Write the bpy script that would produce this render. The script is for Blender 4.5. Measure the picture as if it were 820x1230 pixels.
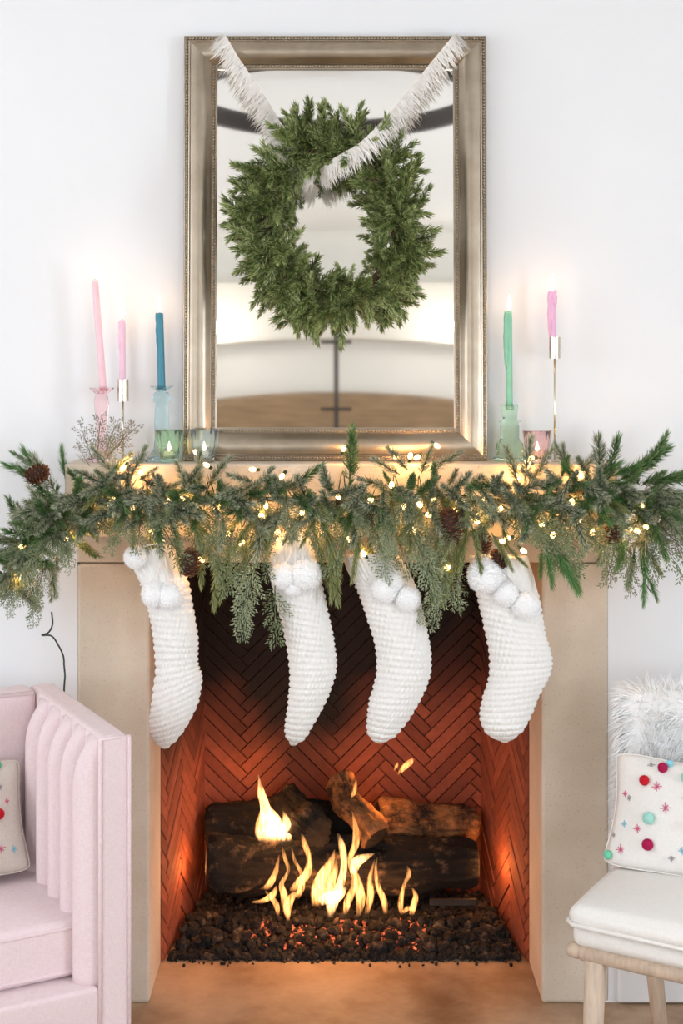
import bpy, math, random
from mathutils import Vector, Matrix, noise, Euler
random.seed(7)
PI = math.pi
S = bpy.context.scene
C = S.collection
for o in list(bpy.data.objects):
    bpy.data.objects.remove(o)

# ------------------------------------------------------------------ camera, world, light, exposure
F = 1700.0; D = 3.7; HX = 400.0; HY = 425.0; CZ = 1.695
cam = bpy.data.cameras.new('camera'); camo = bpy.data.objects.new('camera', cam); C.objects.link(camo)
camo.location = (0, -D, CZ); camo.rotation_euler = (PI/2, 0, 0)
cam.sensor_fit = 'VERTICAL'; cam.sensor_height = 36; cam.sensor_width = 24
cam.lens = 36*F/1230
cam.shift_x = (410-HX)/1230; cam.shift_y = -(615-HY)/1230
cam.clip_start = .05
S.camera = camo
S.view_settings.view_transform = 'Standard'
try: S.view_settings.look = 'None'
except Exception: pass
S.view_settings.gamma = 1; S.view_settings.use_curve_mapping = False
S.view_settings.exposure = 0.10

w = bpy.data.worlds.new('world'); S.world = w; w.use_nodes = True
w.node_tree.nodes['Background'].inputs[0].default_value = (.86, .92, 1, 1)
w.node_tree.nodes['Background'].inputs[1].default_value = 1.0

def area(name, loc, target, sx, sy, power, col):
    l = bpy.data.lights.new(name, 'AREA'); l.shape = 'RECTANGLE'; l.size = sx; l.size_y = sy
    l.energy = power; l.color = col
    o = bpy.data.objects.new(name, l); C.objects.link(o); o.location = loc
    o.rotation_euler = (Vector(target)-Vector(loc)).to_track_quat('-Z', 'Y').to_euler()
    return o
# daylight through the window openings of the two side walls and the tall rear windows
area('daylight_right', (2.96, -2.9, 1.50), (0, -2.9, 1.50), 1.1, 1.3, 80, (.80, .885, 1))
area('daylight_left', (-2.96, -2.45, 1.85), (0, -2.45, 1.85), 2.0, 1.8, 56, (.86, .92, 1))
area('daylight_rear_a', (-1.98, -6.9, 1.5), (-1.98, 0, 1.5), 1.2, 2.2, 44, (.86, .925, 1))
area('daylight_rear_b', (1.98, -6.9, 1.5), (1.98, 0, 1.5), 1.2, 2.2, 44, (.86, .925, 1))

def P(px, py, Y=0.0):
    s = (D+Y)/F
    return Vector(((px-HX)*s, Y, CZ-(py-HY)*s))
def PX(Y=0.0): return (D+Y)/F     # metres per photograph pixel at depth Y

# ------------------------------------------------------------------ materials
def lin(r, g, b):
    f = lambda c: (c/255)/12.92 if c/255 <= .04045 else ((c/255+.055)/1.055)**2.4
    return (f(r), f(g), f(b), 1)
MATS = {}
class NT:
    def __init__(s, name):
        s.m = bpy.data.materials.new(name); s.m.use_nodes = True
        s.t = s.m.node_tree; s.n = s.t.nodes; s.l = s.t.links
        s.b = s.n.get('Principled BSDF'); s.out = s.n.get('Material Output')
        MATS[name] = s.m
    def node(s, typ, **kw):
        n = s.n.new(typ)
        for k, v in kw.items():
            if k.startswith('i_'):
                n.inputs[int(k[2:]) if k[2:].isdigit() else k[2:].replace('_', ' ')].default_value = v
            else: setattr(n, k, v)
        return n
    def link(s, a, b): s.l.new(a, b)
    def set(s, **kw):
        for k, v in kw.items(): s.b.inputs[k.replace('_', ' ')].default_value = v
        return s
    def noise(s, scale, detail=4, rough=.55, coord='Object', vscale=None):
        tc = s.node('ShaderNodeTexCoord'); nz = s.node('ShaderNodeTexNoise')
        nz.inputs['Scale'].default_value = scale; nz.inputs['Detail'].default_value = detail
        nz.inputs['Roughness'].default_value = rough
        if vscale:
            mp = s.node('ShaderNodeMapping'); mp.inputs['Scale'].default_value = vscale
            s.link(tc.outputs[coord], mp.inputs[0]); s.link(mp.outputs[0], nz.inputs['Vector'])
        else: s.link(tc.outputs[coord], nz.inputs['Vector'])
        return nz.outputs['Fac']
    def ramp(s, fac, stops):
        r = s.node('ShaderNodeValToRGB'); e = r.color_ramp.elements
        while len(e) < len(stops): e.new(.5)
        for k, (p, c) in enumerate(stops): e[k].position = p; e[k].color = c
        s.link(fac, r.inputs[0]); return r.outputs[0]
    def mix(s, fac, a, b, typ='MIX'):
        m = s.node('ShaderNodeMixRGB', blend_type=typ)
        for i, v in ((0, fac), (1, a), (2, b)):
            if hasattr(v, 'is_linked'): s.link(v, m.inputs[i])
            else: m.inputs[i].default_value = v
        return m.outputs[0]
    def color(s, v): s.link(v, s.b.inputs['Base Color']); return s
    def bump(s, fac, strength=.3, dist=.005):
        b = s.node('ShaderNodeBump'); b.inputs['Strength'].default_value = strength; b.inputs['Distance'].default_value = dist
        s.link(fac, b.inputs['Height']); s.link(b.outputs[0], s.b.inputs['Normal']); return s

def plain(name, col, rough=.6, metal=0, var=.06, nscale=30, bump=0, bdist=.002, vscale=None, **kw):
    t = NT(name); t.set(Roughness=rough, Metallic=metal)
    nz = t.noise(nscale, vscale=vscale)
    a = tuple(max(0, c*(1-var)) for c in col[:3])+(1,); b = tuple(min(1, c*(1+var)) for c in col[:3])+(1,)
    t.color(t.ramp(nz, [(.3, a), (.7, b)]))
    if bump: t.bump(nz, bump, bdist)
    for k, v in kw.items(): t.b.inputs[k.replace('_', ' ')].default_value = v
    return t
def emit(name, col, strength):
    t = NT(name); t.set(Base_Color=(0, 0, 0, 1))
    t.b.inputs['Emission Color'].default_value = col; t.b.inputs['Emission Strength'].default_value = strength
    t.m.cycles.emission_sampling = 'NONE'
    return t

plain('wall', (.86, .86, .86, 1), .85, var=.012, nscale=3, bump=.05)
plain('ceiling', (.90, .90, .88, 1), .9, var=.01, nscale=2)
plain('white_trim', (.86, .86, .86, 1), .45, var=.01, nscale=8)
plain('rear_wall', (.90, .88, .82, 1), .9, var=.02, nscale=3)
plain('soffit', (.78, .74, .66, 1), .9, var=.02, nscale=3)
plain('timber', lin(150, 122, 90), .6, var=.3, nscale=4, vscale=(1, 1, 8))
plain('dark_timber', lin(104, 84, 66), .6, var=.25, nscale=4, vscale=(1, 1, 6))
plain('dark_metal', lin(62, 55, 50), .5, .3, var=.15, nscale=12)

# cast concrete of the surround: fine pits, faint mottling
t = NT('concrete'); t.set(Roughness=.82)
n1 = t.noise(5, 5); n2 = t.noise(160, 3, .7)
c = t.mix(t.ramp(n1, [(.3, (0, 0, 0, 1)), (.72, (1, 1, 1, 1))]), lin(208, 193, 172), lin(226, 214, 197))
c = t.mix(t.ramp(n2, [(.25, (1, 1, 1, 1)), (.42, (0, 0, 0, 1))]), c, lin(180, 163, 142)); t.color(c); t.bump(n2, .25, .002)
# sealed concrete floor with pale scuffs
t = NT('floor'); t.set(Roughness=.5)
n1 = t.noise(3.2, 7, .62); n2 = t.noise(60, 4, .7)
c = t.mix(t.ramp(n1, [(.33, (0, 0, 0, 1)), (.68, (1, 1, 1, 1))]), lin(140, 108, 78), lin(208, 184, 156))
c = t.mix(t.ramp(n2, [(.66, (0, 0, 0, 1)), (.8, (.55, .55, .55, 1))]), c, lin(120, 92, 68)); t.color(c); t.bump(n2, .12, .002)
# firebrick: each brick its own tone; soot from earlier fires plus shade put into the colour, up the chimney side
t = NT('brick'); t.set(Roughness=.85)
oi = t.node('ShaderNodeObjectInfo'); n1 = t.noise(45, 4)
c = t.mix(oi.outputs['Random'], lin(128, 66, 48), lin(168, 92, 68))
c = t.mix(t.ramp(n1, [(.35, (0, 0, 0, 1)), (.8, (.5, .5, .5, 1))]), c, lin(96, 50, 40))
ge = t.node('ShaderNodeNewGeometry'); sx = t.node('ShaderNodeSeparateXYZ'); t.link(ge.outputs['Position'], sx.inputs[0])
nw = t.node('ShaderNodeTexNoise'); nw.inputs['Scale'].default_value = 4.5; nw.inputs['Detail'].default_value = 5; t.link(ge.outputs['Position'], nw.inputs['Vector'])
ma = t.node('ShaderNodeMath', operation='MULTIPLY_ADD'); t.link(nw.outputs['Fac'], ma.inputs[0]); ma.inputs[1].default_value = .42; t.link(sx.outputs[2], ma.inputs[2])
ab = t.node('ShaderNodeMath', operation='ADD'); t.link(sx.outputs[0], ab.inputs[0]); ab.inputs[1].default_value = .12
ab2 = t.node('ShaderNodeMath', operation='ABSOLUTE'); t.link(ab.outputs[0], ab2.inputs[0])
mc = t.node('ShaderNodeMath', operation='MULTIPLY_ADD'); t.link(ab2.outputs[0], mc.inputs[0]); mc.inputs[1].default_value = -.55; t.link(ma.outputs[0], mc.inputs[2])
vd = t.node('ShaderNodeVectorMath', operation='DISTANCE'); t.link(ge.outputs['Position'], vd.inputs[0]); vd.inputs[1].default_value = (-.03, .68, .60)
md = t.node('ShaderNodeMath', operation='MULTIPLY_ADD'); t.link(nw.outputs['Fac'], md.inputs[0]); md.inputs[1].default_value = .12; t.link(vd.outputs['Value'], md.inputs[2])
blot = t.ramp(md.outputs[0], [(.10, (.95, .95, .95, 1)), (.19, (0, 0, 0, 1))])
c = t.mix(blot, c, (.008, .006, .006, 1))
soot_shade = t.ramp(mc.outputs[0], [(.50, (0, 0, 0, 1)), (.80, (.97, .97, .97, 1))])
c = t.mix(soot_shade, c, (.007, .006, .006, 1)); t.color(c); t.bump(n1, .3, .003)
plain('mortar', lin(96, 64, 50), .95, var=.2, nscale=60, bump=.3)
plain('mortar_side', lin(190, 160, 140), .95, var=.12, nscale=60, bump=.3)

# aged champagne-silver leaf
t = NT('silver_leaf'); t.set(Metallic=1, Roughness=.36)
n1 = t.noise(9, 5, .6, vscale=(1, 1, 1))
t.color(t.ramp(n1, [(.3, lin(158, 144, 126)), (.75, lin(186, 173, 154))])); t.bump(n1, .05, .002)
plain('bead_metal', lin(176, 160, 138), .35, 1, var=.15, nscale=80)
plain('mirror_glass', (.96, .955, .93, 1), .03, 1, var=.004, nscale=4)
plain('frame_back', lin(70, 60, 52), .8)

def needle(name, base, tip, alt, twig=False, rough=.55, trans=0.0):
    t = NT(name); t.set(Roughness=rough)
    at = t.node('ShaderNodeAttribute', attribute_name='tip'); oi = t.node('ShaderNodeObjectInfo')
    b = t.mix(oi.outputs['Random'], base, alt)
    c = t.mix(at.outputs['Fac'], b, tip); t.color(c)
    return t
needle('fir', lin(60, 80, 38), lin(190, 198, 128), lin(102, 122, 60))
needle('fir_pale', lin(120, 140, 78), lin(222, 224, 164), lin(138, 158, 92))
needle('frosted', lin(56, 86, 46), lin(236, 232, 204), lin(86, 110, 68))
needle('green_fir', lin(50, 88, 44), lin(158, 182, 116), lin(78, 112, 60))
needle('cedar', lin(76, 92, 56), lin(146, 158, 118), lin(106, 118, 80))
needle('cedar_grey', lin(92, 108, 76), lin(176, 184, 146), lin(120, 132, 98))
needle('spruce', lin(88, 102, 50), lin(180, 182, 116), lin(116, 122, 66))
needle('pine', lin(44, 104, 44), lin(132, 166, 92), lin(62, 122, 58))
needle('juniper', lin(98, 88, 72), lin(156, 152, 132), lin(124, 104, 86))
plain('twig', lin(84, 62, 42), .8, var=.2, nscale=60)
plain('cone', lin(120, 74, 46), .7, var=.3, nscale=50)
plain('cone_core', lin(66, 40, 26), .8, var=.3, nscale=50)
plain('wire_green', lin(34, 52, 40), .5, var=.1)
emit('bulb', (1, .62, .26, 1), 6)
plain('bulb_socket', lin(40, 70, 48), .5)

plain('yarn', (.86, .84, .80, 1), .95, var=.03, nscale=120, bump=.3, bdist=.002)
plain('pompom_white', (.97, .965, .955, 1), .95, var=.02, nscale=90)
plain('fringe', lin(246, 240, 232), .95, var=.06, nscale=60)
plain('fringe_band', lin(240, 230, 218), .95, var=.06, nscale=60)
t = NT('linen_pink'); t.set(Roughness=.9); t.b.inputs['Sheen Weight'].default_value = .25
n1 = t.noise(420, 2, .6, vscale=(1, 1, .2)); n2 = t.noise(420, 2, .6, vscale=(.2, .2, 1))
c = t.mix(.5, n1, n2); t.color(t.ramp(c, [(.3, lin(226, 202, 203)), (.7, lin(240, 221, 222))])); t.bump(c, .15, .002)
plain('piping_pink', lin(236, 214, 215), .9, var=.05, nscale=120)
plain('linen_cream', lin(226, 218, 206), .92, var=.06, nscale=160, bump=.15)
plain('linen_white', lin(238, 234, 228), .92, var=.03, nscale=160, bump=.12)
plain('linen_oat', lin(232, 222, 206), .92, var=.04, nscale=160, bump=.12)
plain('pale_wood', lin(206, 184, 162), .6, var=.16, nscale=14, vscale=(6, 6, 1), bump=.1)
plain('fur', (.98, .975, .96, 1), .9, var=.03, nscale=20)
for nm, col in (('red', lin(206, 18, 38)), ('berry', lin(178, 16, 78)), ('mint', lin(168, 222, 208)), ('sky', lin(150, 214, 226)), ('green', lin(120, 208, 170))):
    plain('felt_'+nm, col, .95, var=.12, nscale=200, bump=.4)
for nm, col in (('rose', lin(214, 92, 130)), ('blue', lin(138, 196, 214)), ('grey', lin(150, 146, 150))):
    plain('thread_'+nm, col, .9, var=.05)

def wax(name, col):
    t = plain(name, col, .38, var=.06, nscale=25, bump=.1)
    t.b.inputs['Subsurface Weight'].default_value = .25; t.b.inputs['Subsurface Radius'].default_value = (.01, .006, .006)
    return t
wax('wax_pink', lin(248, 206, 214)); wax('wax_lilac', lin(242, 200, 218)); wax('wax_blue', lin(58, 134, 156))
wax('wax_green', lin(136, 198, 166)); wax('wax_orchid', lin(238, 186, 216)); wax('wax_white', lin(240, 232, 218))
def glass(name, col):
    t = NT(name); t.set(Base_Color=col, Roughness=.04, IOR=1.22); t.b.inputs['Transmission Weight'].default_value = .93
    n1 = t.noise(70, 2); t.bump(n1, .12, .002)
    return t
glass('glass_pink', lin(255, 226, 230)); glass('glass_blue', lin(222, 246, 250)); glass('glass_green', lin(222, 250, 230))
glass('glass_mint', lin(232, 252, 232)); glass('glass_pale', lin(240, 250, 253)); glass('glass_rose', lin(255, 234, 238)); glass('glass_clear', lin(236, 244, 246))
plain('brass', lin(226, 216, 198), .25, 1, var=.06, nscale=20)
plain('wick', (.03, .025, .02, 1), .9)
emit('candle_flame', (1, .78, .45, 1), 10)

t = NT('charred_log'); t.set(Roughness=.9)
n1 = t.noise(16, 7, .7); n2 = t.noise(70, 4, .7)
c = t.mix(t.ramp(n1, [(.54, (0, 0, 0, 1)), (.72, (1, 1, 1, 1))]), (.006, .005, .005, 1), lin(118, 96, 74)); t.color(c); t.bump(n2, .7, .01)
t = NT('bark_log'); t.set(Roughness=.9)
n1 = t.noise(12, 7, .7); n2 = t.noise(60, 4, .7)
c = t.mix(t.ramp(n1, [(.38, (0, 0, 0, 1)), (.62, (1, 1, 1, 1))]), (.02, .014, .010, 1), lin(176, 124, 78)); t.color(c); t.bump(n2, .8, .012)
plain('log_end', (.010, .008, .007, 1), .9, var=.6, nscale=40, bump=.6)
t = NT('lava_rock'); t.set(Roughness=.85)
oi = t.node('ShaderNodeObjectInfo'); n1 = t.noise(90, 4)
ge = t.node('ShaderNodeNewGeometry')
nw = t.node('ShaderNodeTexNoise'); nw.inputs['Scale'].default_value = 34; t.link(ge.outputs['Position'], nw.inputs['Vector'])
c = t.ramp(nw.outputs['Fac'], [(.40, (.007, .0065, .007, 1)), (.60, (.032, .027, .024, 1)), (.74, (.20, .14, .09, 1))]); t.color(c); t.bump(n1, .5, .003)
t = NT('ember'); t.set(Base_Color=(.02, .012, .01, 1), Roughness=.9)
n1 = t.noise(70, 3); e = t.ramp(n1, [(.46, (0, 0, 0, 1)), (.64, (1, .17, .06, 1))])
t.link(e, t.b.inputs['Emission Color']); t.b.inputs['Emission Strength'].default_value = 1.3; t.m.cycles.emission_sampling = 'NONE'
plain('iron', lin(70, 64, 60), .6, .6, var=.2, nscale=40)
# flame: a glowing gas, thin at its rim and bright where it is thick
def flame_mat(name, col, strength):
    t = NT(name); t.n.remove(t.b)
    tc = t.node('ShaderNodeTexCoord'); sx = t.node('ShaderNodeSeparateXYZ'); t.link(tc.outputs['Generated'], sx.inputs[0])
    g = t.ramp(sx.outputs[2], [(0, (.0, .0, .0, 1)), (.22, (1, 1, 1, 1)), (.6, (.9, .9, .9, 1)), (1, (.35, .35, .35, 1))])
    nz = t.noise(1, 3, .6, vscale=(150, 60, 22)); f = t.ramp(nz, [(.36, (.12, .12, .12, 1)), (.62, (1, 1, 1, 1))])
    k = t.mix(1, g, f, 'MULTIPLY'); m = t.node('ShaderNodeMath', operation='MULTIPLY'); t.link(k, m.inputs[0]); m.inputs[1].default_value = strength
    em = t.node('ShaderNodeEmission'); em.inputs[0].default_value = col; t.link(m.outputs[0], em.inputs[1])
    t.link(em.outputs[0], t.out.inputs['Volume'])
flame_mat('flame_gas', (1, .40, .11, 1), 270)
flame_mat('flame_hot', (1, .48, .17, 1), 330)
emit('downlight_glow', (1, .95, .85, 1), 3)
plain('glow_shade', (.8, .7, .5, 1), .6)

# ------------------------------------------------------------------ mesh helpers
class MB:
    def __init__(s): s.v = []; s.f = []; s.tip = None
    def add(s, vs, fs, tips=None):
        o = len(s.v); s.v += [tuple(p) for p in vs]; s.f += [tuple(i+o for i in f) for f in fs]
        if tips is not None:
            if s.tip is None: s.tip = [0.0]*o
            s.tip += tips
        elif s.tip is not None: s.tip += [0.0]*len(vs)
        return s
    def box(s, x0, x1, y0, y1, z0, z1):
        vs = [(x0, y0, z0), (x1, y0, z0), (x1, y1, z0), (x0, y1, z0), (x0, y0, z1), (x1, y0, z1), (x1, y1, z1), (x0, y1, z1)]
        return s.add(vs, [(0, 3, 2, 1), (4, 5, 6, 7), (0, 1, 5, 4), (1, 2, 6, 5), (2, 3, 7, 6), (3, 0, 4, 7)])
    def rings(s, rings, cap0=True, cap1=True, closed=True):
        n = len(rings[0]); vs = [p for r in rings for p in r]; fs = []
        for i in range(len(rings)-1):
            for j in range(n if closed else n-1):
                k = (j+1) % n
                fs.append((i*n+j, i*n+k, (i+1)*n+k, (i+1)*n+j))
        if cap0: fs.append(tuple(reversed(range(n))))
        if cap1: fs.append(tuple((len(rings)-1)*n+j for j in range(n)))
        return s.add(vs, fs)
    def tube(s, pts, r, n=8, ell=None):
        pts = [Vector(p) for p in pts]; R = r if isinstance(r, (list, tuple)) else [r]*len(pts)
        rings = []; ref = None
        for i, p in enumerate(pts):
            d = (pts[min(i+1, len(pts)-1)]-pts[max(i-1, 0)])
            d = d.normalized() if d.length > 1e-9 else Vector((0, 0, 1))
            if ref is None:
                ref = Vector((0, 1, 0)) if abs(d.y) < .9 else Vector((1, 0, 0))
            b = (ref-d*ref.dot(d)); b = b.normalized() if b.length > 1e-6 else d.orthogonal().normalized()
            ref = b; a = b.cross(d)
            e = ell or 1.0
            rings.append([p+(a*math.cos(2*PI*k/n)+b*e*math.sin(2*PI*k/n))*R[i] for k in range(n)])
        return s.rings(rings)
    def lathe(s, prof, n=32, c=(0, 0, 0), lean=(0, 0), flute=None):
        rings = []
        for (r, z) in prof:
            ring = []
            for k in range(n):
                a = 2*PI*k/n; rr = max(r, 1e-5)*(1+(flute[1]*math.cos(flute[0]*a) if flute else 0))
                ring.append((c[0]+lean[0]*z+rr*math.cos(a), c[1]+lean[1]*z+rr*math.sin(a), c[2]+z))
            rings.append(ring)
        return s.rings(rings)
    def sphere(s, c, r, nu=14, nv=10, sc=(1, 1, 1)):
        rings = []
        for i in range(nv+1):
            th = PI*i/nv; rr = max(math.sin(th), 1e-3)*r
            rings.append([(c[0]+sc[0]*rr*math.cos(2*PI*k/nu), c[1]+sc[1]*rr*math.sin(2*PI*k/nu), c[2]-sc[2]*r*math.cos(th)) for k in range(nu)])
        return s.rings(rings)
    def mesh(s, name, mat, smooth=False):
        me = bpy.data.meshes.new(name); me.from_pydata(s.v, [], s.f); me.update()
        if mat: me.materials.append(MATS[mat])
        if smooth: me.polygons.foreach_set('use_smooth', [True]*len(me.polygons))
        if s.tip is not None:
            a = me.attributes.new('tip', 'FLOAT', 'POINT'); a.data.foreach_set('value', s.tip)
        return me
    def build(s, name, mat, parent=None, smooth=False, world=False, bevel=0, label=None, kind=None, segs=2):
        if parent is not None and world:
            l = parent.location; s.v = [(x-l.x, y-l.y, z-l.z) for x, y, z in s.v]
        elif parent is None and s.v:
            # origin at the base of the thing
            xs = [p[0] for p in s.v]; ys = [p[1] for p in s.v]; z0 = min(p[2] for p in s.v)
            l = ((min(xs)+max(xs))/2, (min(ys)+max(ys))/2, z0); s.v = [(x-l[0], y-l[1], z-l[2]) for x, y, z in s.v]
        o = bpy.data.objects.new(name, s.mesh(name, mat, smooth)); C.objects.link(o)
        if parent is not None: o.parent = parent
        elif s.v: o.location = l
        if bevel:
            m = o.modifiers.new('bevel', 'BEVEL'); m.width = bevel; m.segments = segs; m.limit_method = 'ANGLE'
            if smooth is None: pass
        if label: o['label'] = label
        if kind: o['kind'] = kind
        return o
def tag(o, label, cat, group=None):
    o['label'] = label; o['category'] = cat
    if group: o['group'] = group
    return o
def thing(name, loc, label, cat, rz=0, group=None):
    o = bpy.data.objects.new(name, None); C.objects.link(o); o.location = loc; o.rotation_euler = (0, 0, rz)
    o.empty_display_size = .1
    return tag(o, label, cat, group)
def struct(name, mb, mat, bevel=0):
    o = mb.build(name, mat, bevel=bevel); o['kind'] = 'structure'; return o
def inst(me, name, parent, pos, M=None, scale=1.0):
    o = bpy.data.objects.new(name, me); C.objects.link(o)
    if parent: o.parent = parent; pos = Vector(pos)-parent.location
    m = Matrix.Translation(pos) @ (M.to_4x4() if M else Matrix()) @ Matrix.Scale(scale, 4)
    o.matrix_basis = m
    return o
def catmull(pts, n):
    pts = [Vector(p) for p in pts]; P0 = [pts[0]*2-pts[1]]+pts+[pts[-1]*2-pts[-2]]; out = []
    seg = len(pts)-1
    for i in range(n):
        t = i/(n-1)*seg; k = min(int(t), seg-1); u = t-k
        a, b, c, d = P0[k:k+4]
        out.append(.5*((2*b)+(c-a)*u+(2*a-5*b+4*c-d)*u*u+(-a+3*b-3*c+d)*u**3))
    return out
def rnd(a, b): return random.uniform(a, b)

# ------------------------------------------------------------------ room shell
RX0, RX1, RY0, RZ = -2.9, 2.9, -6.8, 3.05
SX0, SX1 = -.668, .718              # surround
OX0, OX1, OZ = -.479, .544, 1.15    # fire opening
BY0, BY1 = .235, .68                # brick from / to
struct('floor', MB().box(RX0, RX1, RY0, .0, -.1, 0).box(OX0-.1, OX1+.1, 0, .9, -.1, 0), 'floor')
struct('ceiling', MB().box(RX0-.1, RX1+.1, RY0-.1, .1, RZ, RZ+.1), 'ceiling')
struct('wall_back', MB().box(RX0-.1, SX0, 0, .1, 0, RZ).box(SX1, RX1+.1, 0, .1, 0, RZ).box(SX0, SX1, 0, .1, 1.30, RZ), 'wall')
def wall_window(name, x, y0, y1, z0, z1, wy0, wy1):
    s = 1 if x > 0 else -1; a, b = sorted((x, x+s*.1))
    struct(name, MB().box(a, b, wy0, y0, 0, RZ).box(a, b, y1, wy1, 0, RZ).box(a, b, y0, y1, 0, z0).box(a, b, y0, y1, z1, RZ), 'wall')
wall_window('wall_right', RX1, -3.45, -2.35, .85, 2.15, RY0, 0)
wall_window('wall_left', RX0, -3.45, -1.45, .95, 2.75, RY0, 0)
def side_window(name, x, y0, y1, z0, z1):
    s = 1 if x > 0 else -1; a, b = sorted((x-s*.02, x+s*.05)); m = MB()
    for (p, q, r, t) in ((y0, y0+.06, z0, z1), (y1-.06, y1, z0, z1), (y0, y1, z0, z0+.06), (y0, y1, z1-.06, z1),
                         ((y0+y1)/2-.02, (y0+y1)/2+.02, z0, z1), (y0, y1, (z0+z1)/2-.015, (z0+z1)/2+.015)): m.box(a, b, p, q, r, t)
    struct(name, m, 'white_trim')
side_window('window_1', RX1, -3.45, -2.35, .85, 2.15)
side_window('window_2', RX0, -3.45, -1.45, .95, 2.75)
mb = MB()
for a, b in ((RX0-.1, -2.6), (-1.36, 1.36), (2.6, RX1+.1)): mb.box(a, b, RY0-.1, RY0, 0, RZ)
for a, b in ((-2.6, -1.36), (1.36, 2.6)): mb.box(a, b, RY0-.1, RY0, 0, .4).box(a, b, RY0-.1, RY0, 2.6, RZ)
struct('wall_rear', mb, 'rear_wall')
for k, (a, b) in enumerate(((-2.6, -1.36), (1.36, 2.6))):
    m = MB()
    for q in ((a, a+.06, .4, 2.6), (b-.06, b, .4, 2.6), (a, b, .4, .46), (a, b, 2.54, 2.6), ((a+b)/2-.02, (a+b)/2+.02, .4, 2.6)):
        m.box(q[0], q[1], RY0-.05, RY0+.02, q[2], q[3])
    struct('window_%d' % (k+3), m, 'white_trim')
def baseboard(name, x0, x1):
    struct(name, MB().box(x0, x1, -.016, -.0005, .004, .112), 'white_trim', bevel=.006)
baseboard('baseboard_right', SX1+.022, RX1); baseboard('baseboard_left', RX0, SX0-.02)
# curved soffit and timber arch on the rear wall, met only in the mirror
def arch_band(name, mat, x0, x1, zb, zt, rb, rt, y0, y1, n=24):
    m = MB(); ring = []
    top = []; bot = []
    for i in range(n+1):
        u = i/n*2-1; x = x0+(x1-x0)*i/n
        bot.append((x, zb+rb*(1-u*u))); top.append((x, zt+rt*(1-u*u)))
    for i in range(n):
        (xa, za), (xb, zc) = bot[i], bot[i+1]; (_, ta), (_, tb) = top[i], top[i+1]
        vs = [(xa, y0, za), (xb, y0, zc), (xb, y0, tb), (xa, y0, ta), (xa, y1, za), (xb, y1, zc), (xb, y1, tb), (xa, y1, ta)]
        m.add(vs, [(0, 1, 2, 3), (7, 6, 5, 4), (0, 4, 5, 1), (3, 2, 6, 7), (0, 3, 7, 4), (1, 5, 6, 2)])
    return struct(name, m, mat)
arch_band('trim_1', 'soffit', -1.35, 1.35, 2.14, 2.62, .10, .03, RY0+.002, RY0+.25)

# ------------------------------------------------------------------ fireplace surround
fp = thing('fireplace_surround', ((SX0+SX1)/2, 0, 0), 'beige cast concrete fireplace surround with thick mantel shelf and two plain pillars', 'fireplace')
for a, b in ((SX0, OX0), (OX1, SX1)):
    MB().box(a, b, -.006, BY0, .0005, OZ-.003).build('pillar', 'concrete', fp, world=True, bevel=.008)
MB().box(SX0, SX1, -.006, BY0, OZ, 1.236).build('lintel', 'concrete', fp, world=True, bevel=.004)
MZ = 1.42; MY = -.16
MB().box(SX0-.004, SX1-.006, MY, -.0005, 1.236, MZ).build('mantel_shelf', 'concrete', fp, world=True, bevel=.006)

# ------------------------------------------------------------------ firebox: herringbone brick, every brick its own piece
def clip(poly, x0, x1, y0, y1):
    for ax, lim, sgn in ((0, x0, 1), (0, x1, -1), (1, y0, 1), (1, y1, -1)):
        out = []
        for i in range(len(poly)):
            a, b = poly[i], poly[(i+1) % len(poly)]
            ia = (a[ax]-lim)*sgn >= 0; ib = (b[ax]-lim)*sgn >= 0
            if ia: out.append(a)
            if ia != ib:
                t = (lim-a[ax])/(b[ax]-a[ax]); out.append((a[0]+(b[0]-a[0])*t, a[1]+(b[1]-a[1])*t))
        poly = out
        if len(poly) < 3: return []
    return poly
def herringbone(parent, Wd, Hd, to_world, off, bw=.0335, n=6, joint=.0032, flip=1):
    """bricks on a Wd x Hd panel; to_world(u, v, depth) gives the point"""
    q = math.sqrt(.5)
    def rot(x, y): return ((x*q-y*q)*flip+off[0], (x*q+y*q)+off[1])
    rng = int(max(Wd, Hd)*1.6/bw)+14
    for k in range(-rng, rng):
        for m in range(-rng//(2*n)-2, rng//(2*n)+3):
            for rect in ((k+2*n*m, k, k+2*n*m+n, k+1), (k+2*n*m, k-2*n+1, k+2*n*m+1, k-n+1)):
                x0, y0, x1, y1 = [c*bw for c in rect]; j = joint/2
                pl = [rot(x0+j, y0+j), rot(x1-j, y0+j), rot(x1-j, y1-j), rot(x0+j, y1-j)]
                if flip < 0: pl = pl[::-1]
                pl = clip(pl, .002, Wd-.002, .002, Hd-.002)
                if len(pl) < 3: continue
                A = abs(sum(pl[i][0]*pl[(i+1) % len(pl)][1]-pl[(i+1) % len(pl)][0]*pl[i][1] for i in range(len(pl))))/2
                if A < 2.5e-4: continue
                cx = sum(p[0] for p in pl)/len(pl); cy = sum(p[1] for p in pl)/len(pl)
                pr = .010+rnd(-.0016, .0016); N = len(pl)
                inn = [(cx+(p[0]-cx)*(1-.0016/max(.01, math.hypot(p[0]-cx, p[1]-cy))*1.6), cy+(p[1]-cy)*(1-.0016/max(.01, math.hypot(p[0]-cx, p[1]-cy))*1.6)) for p in pl]
                vs = [to_world(p[0], p[1], 0) for p in pl]+[to_world(p[0], p[1], pr-.0018) for p in pl]+[to_world(p[0], p[1], pr) for p in inn]
                fs = [tuple(2*N+i for i in range(N))]
                for i in range(N):
                    h = (i+1) % N; fs += [(i, h, N+h, N+i), (N+i, N+h, 2*N+h, 2*N+i)]
                MB().add(vs, fs).build('brick', 'brick', parent, world=True)
BX0, BX1, BH = -.4045, .464, 1.30
def fbx(name, mb, mat): return struct(name, mb, mat)
wb = fbx('wall_firebox_back', MB().box(BX0-.05, BX1+.05, BY1, BY1+.06, 0, BH+.05), 'mortar')
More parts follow.
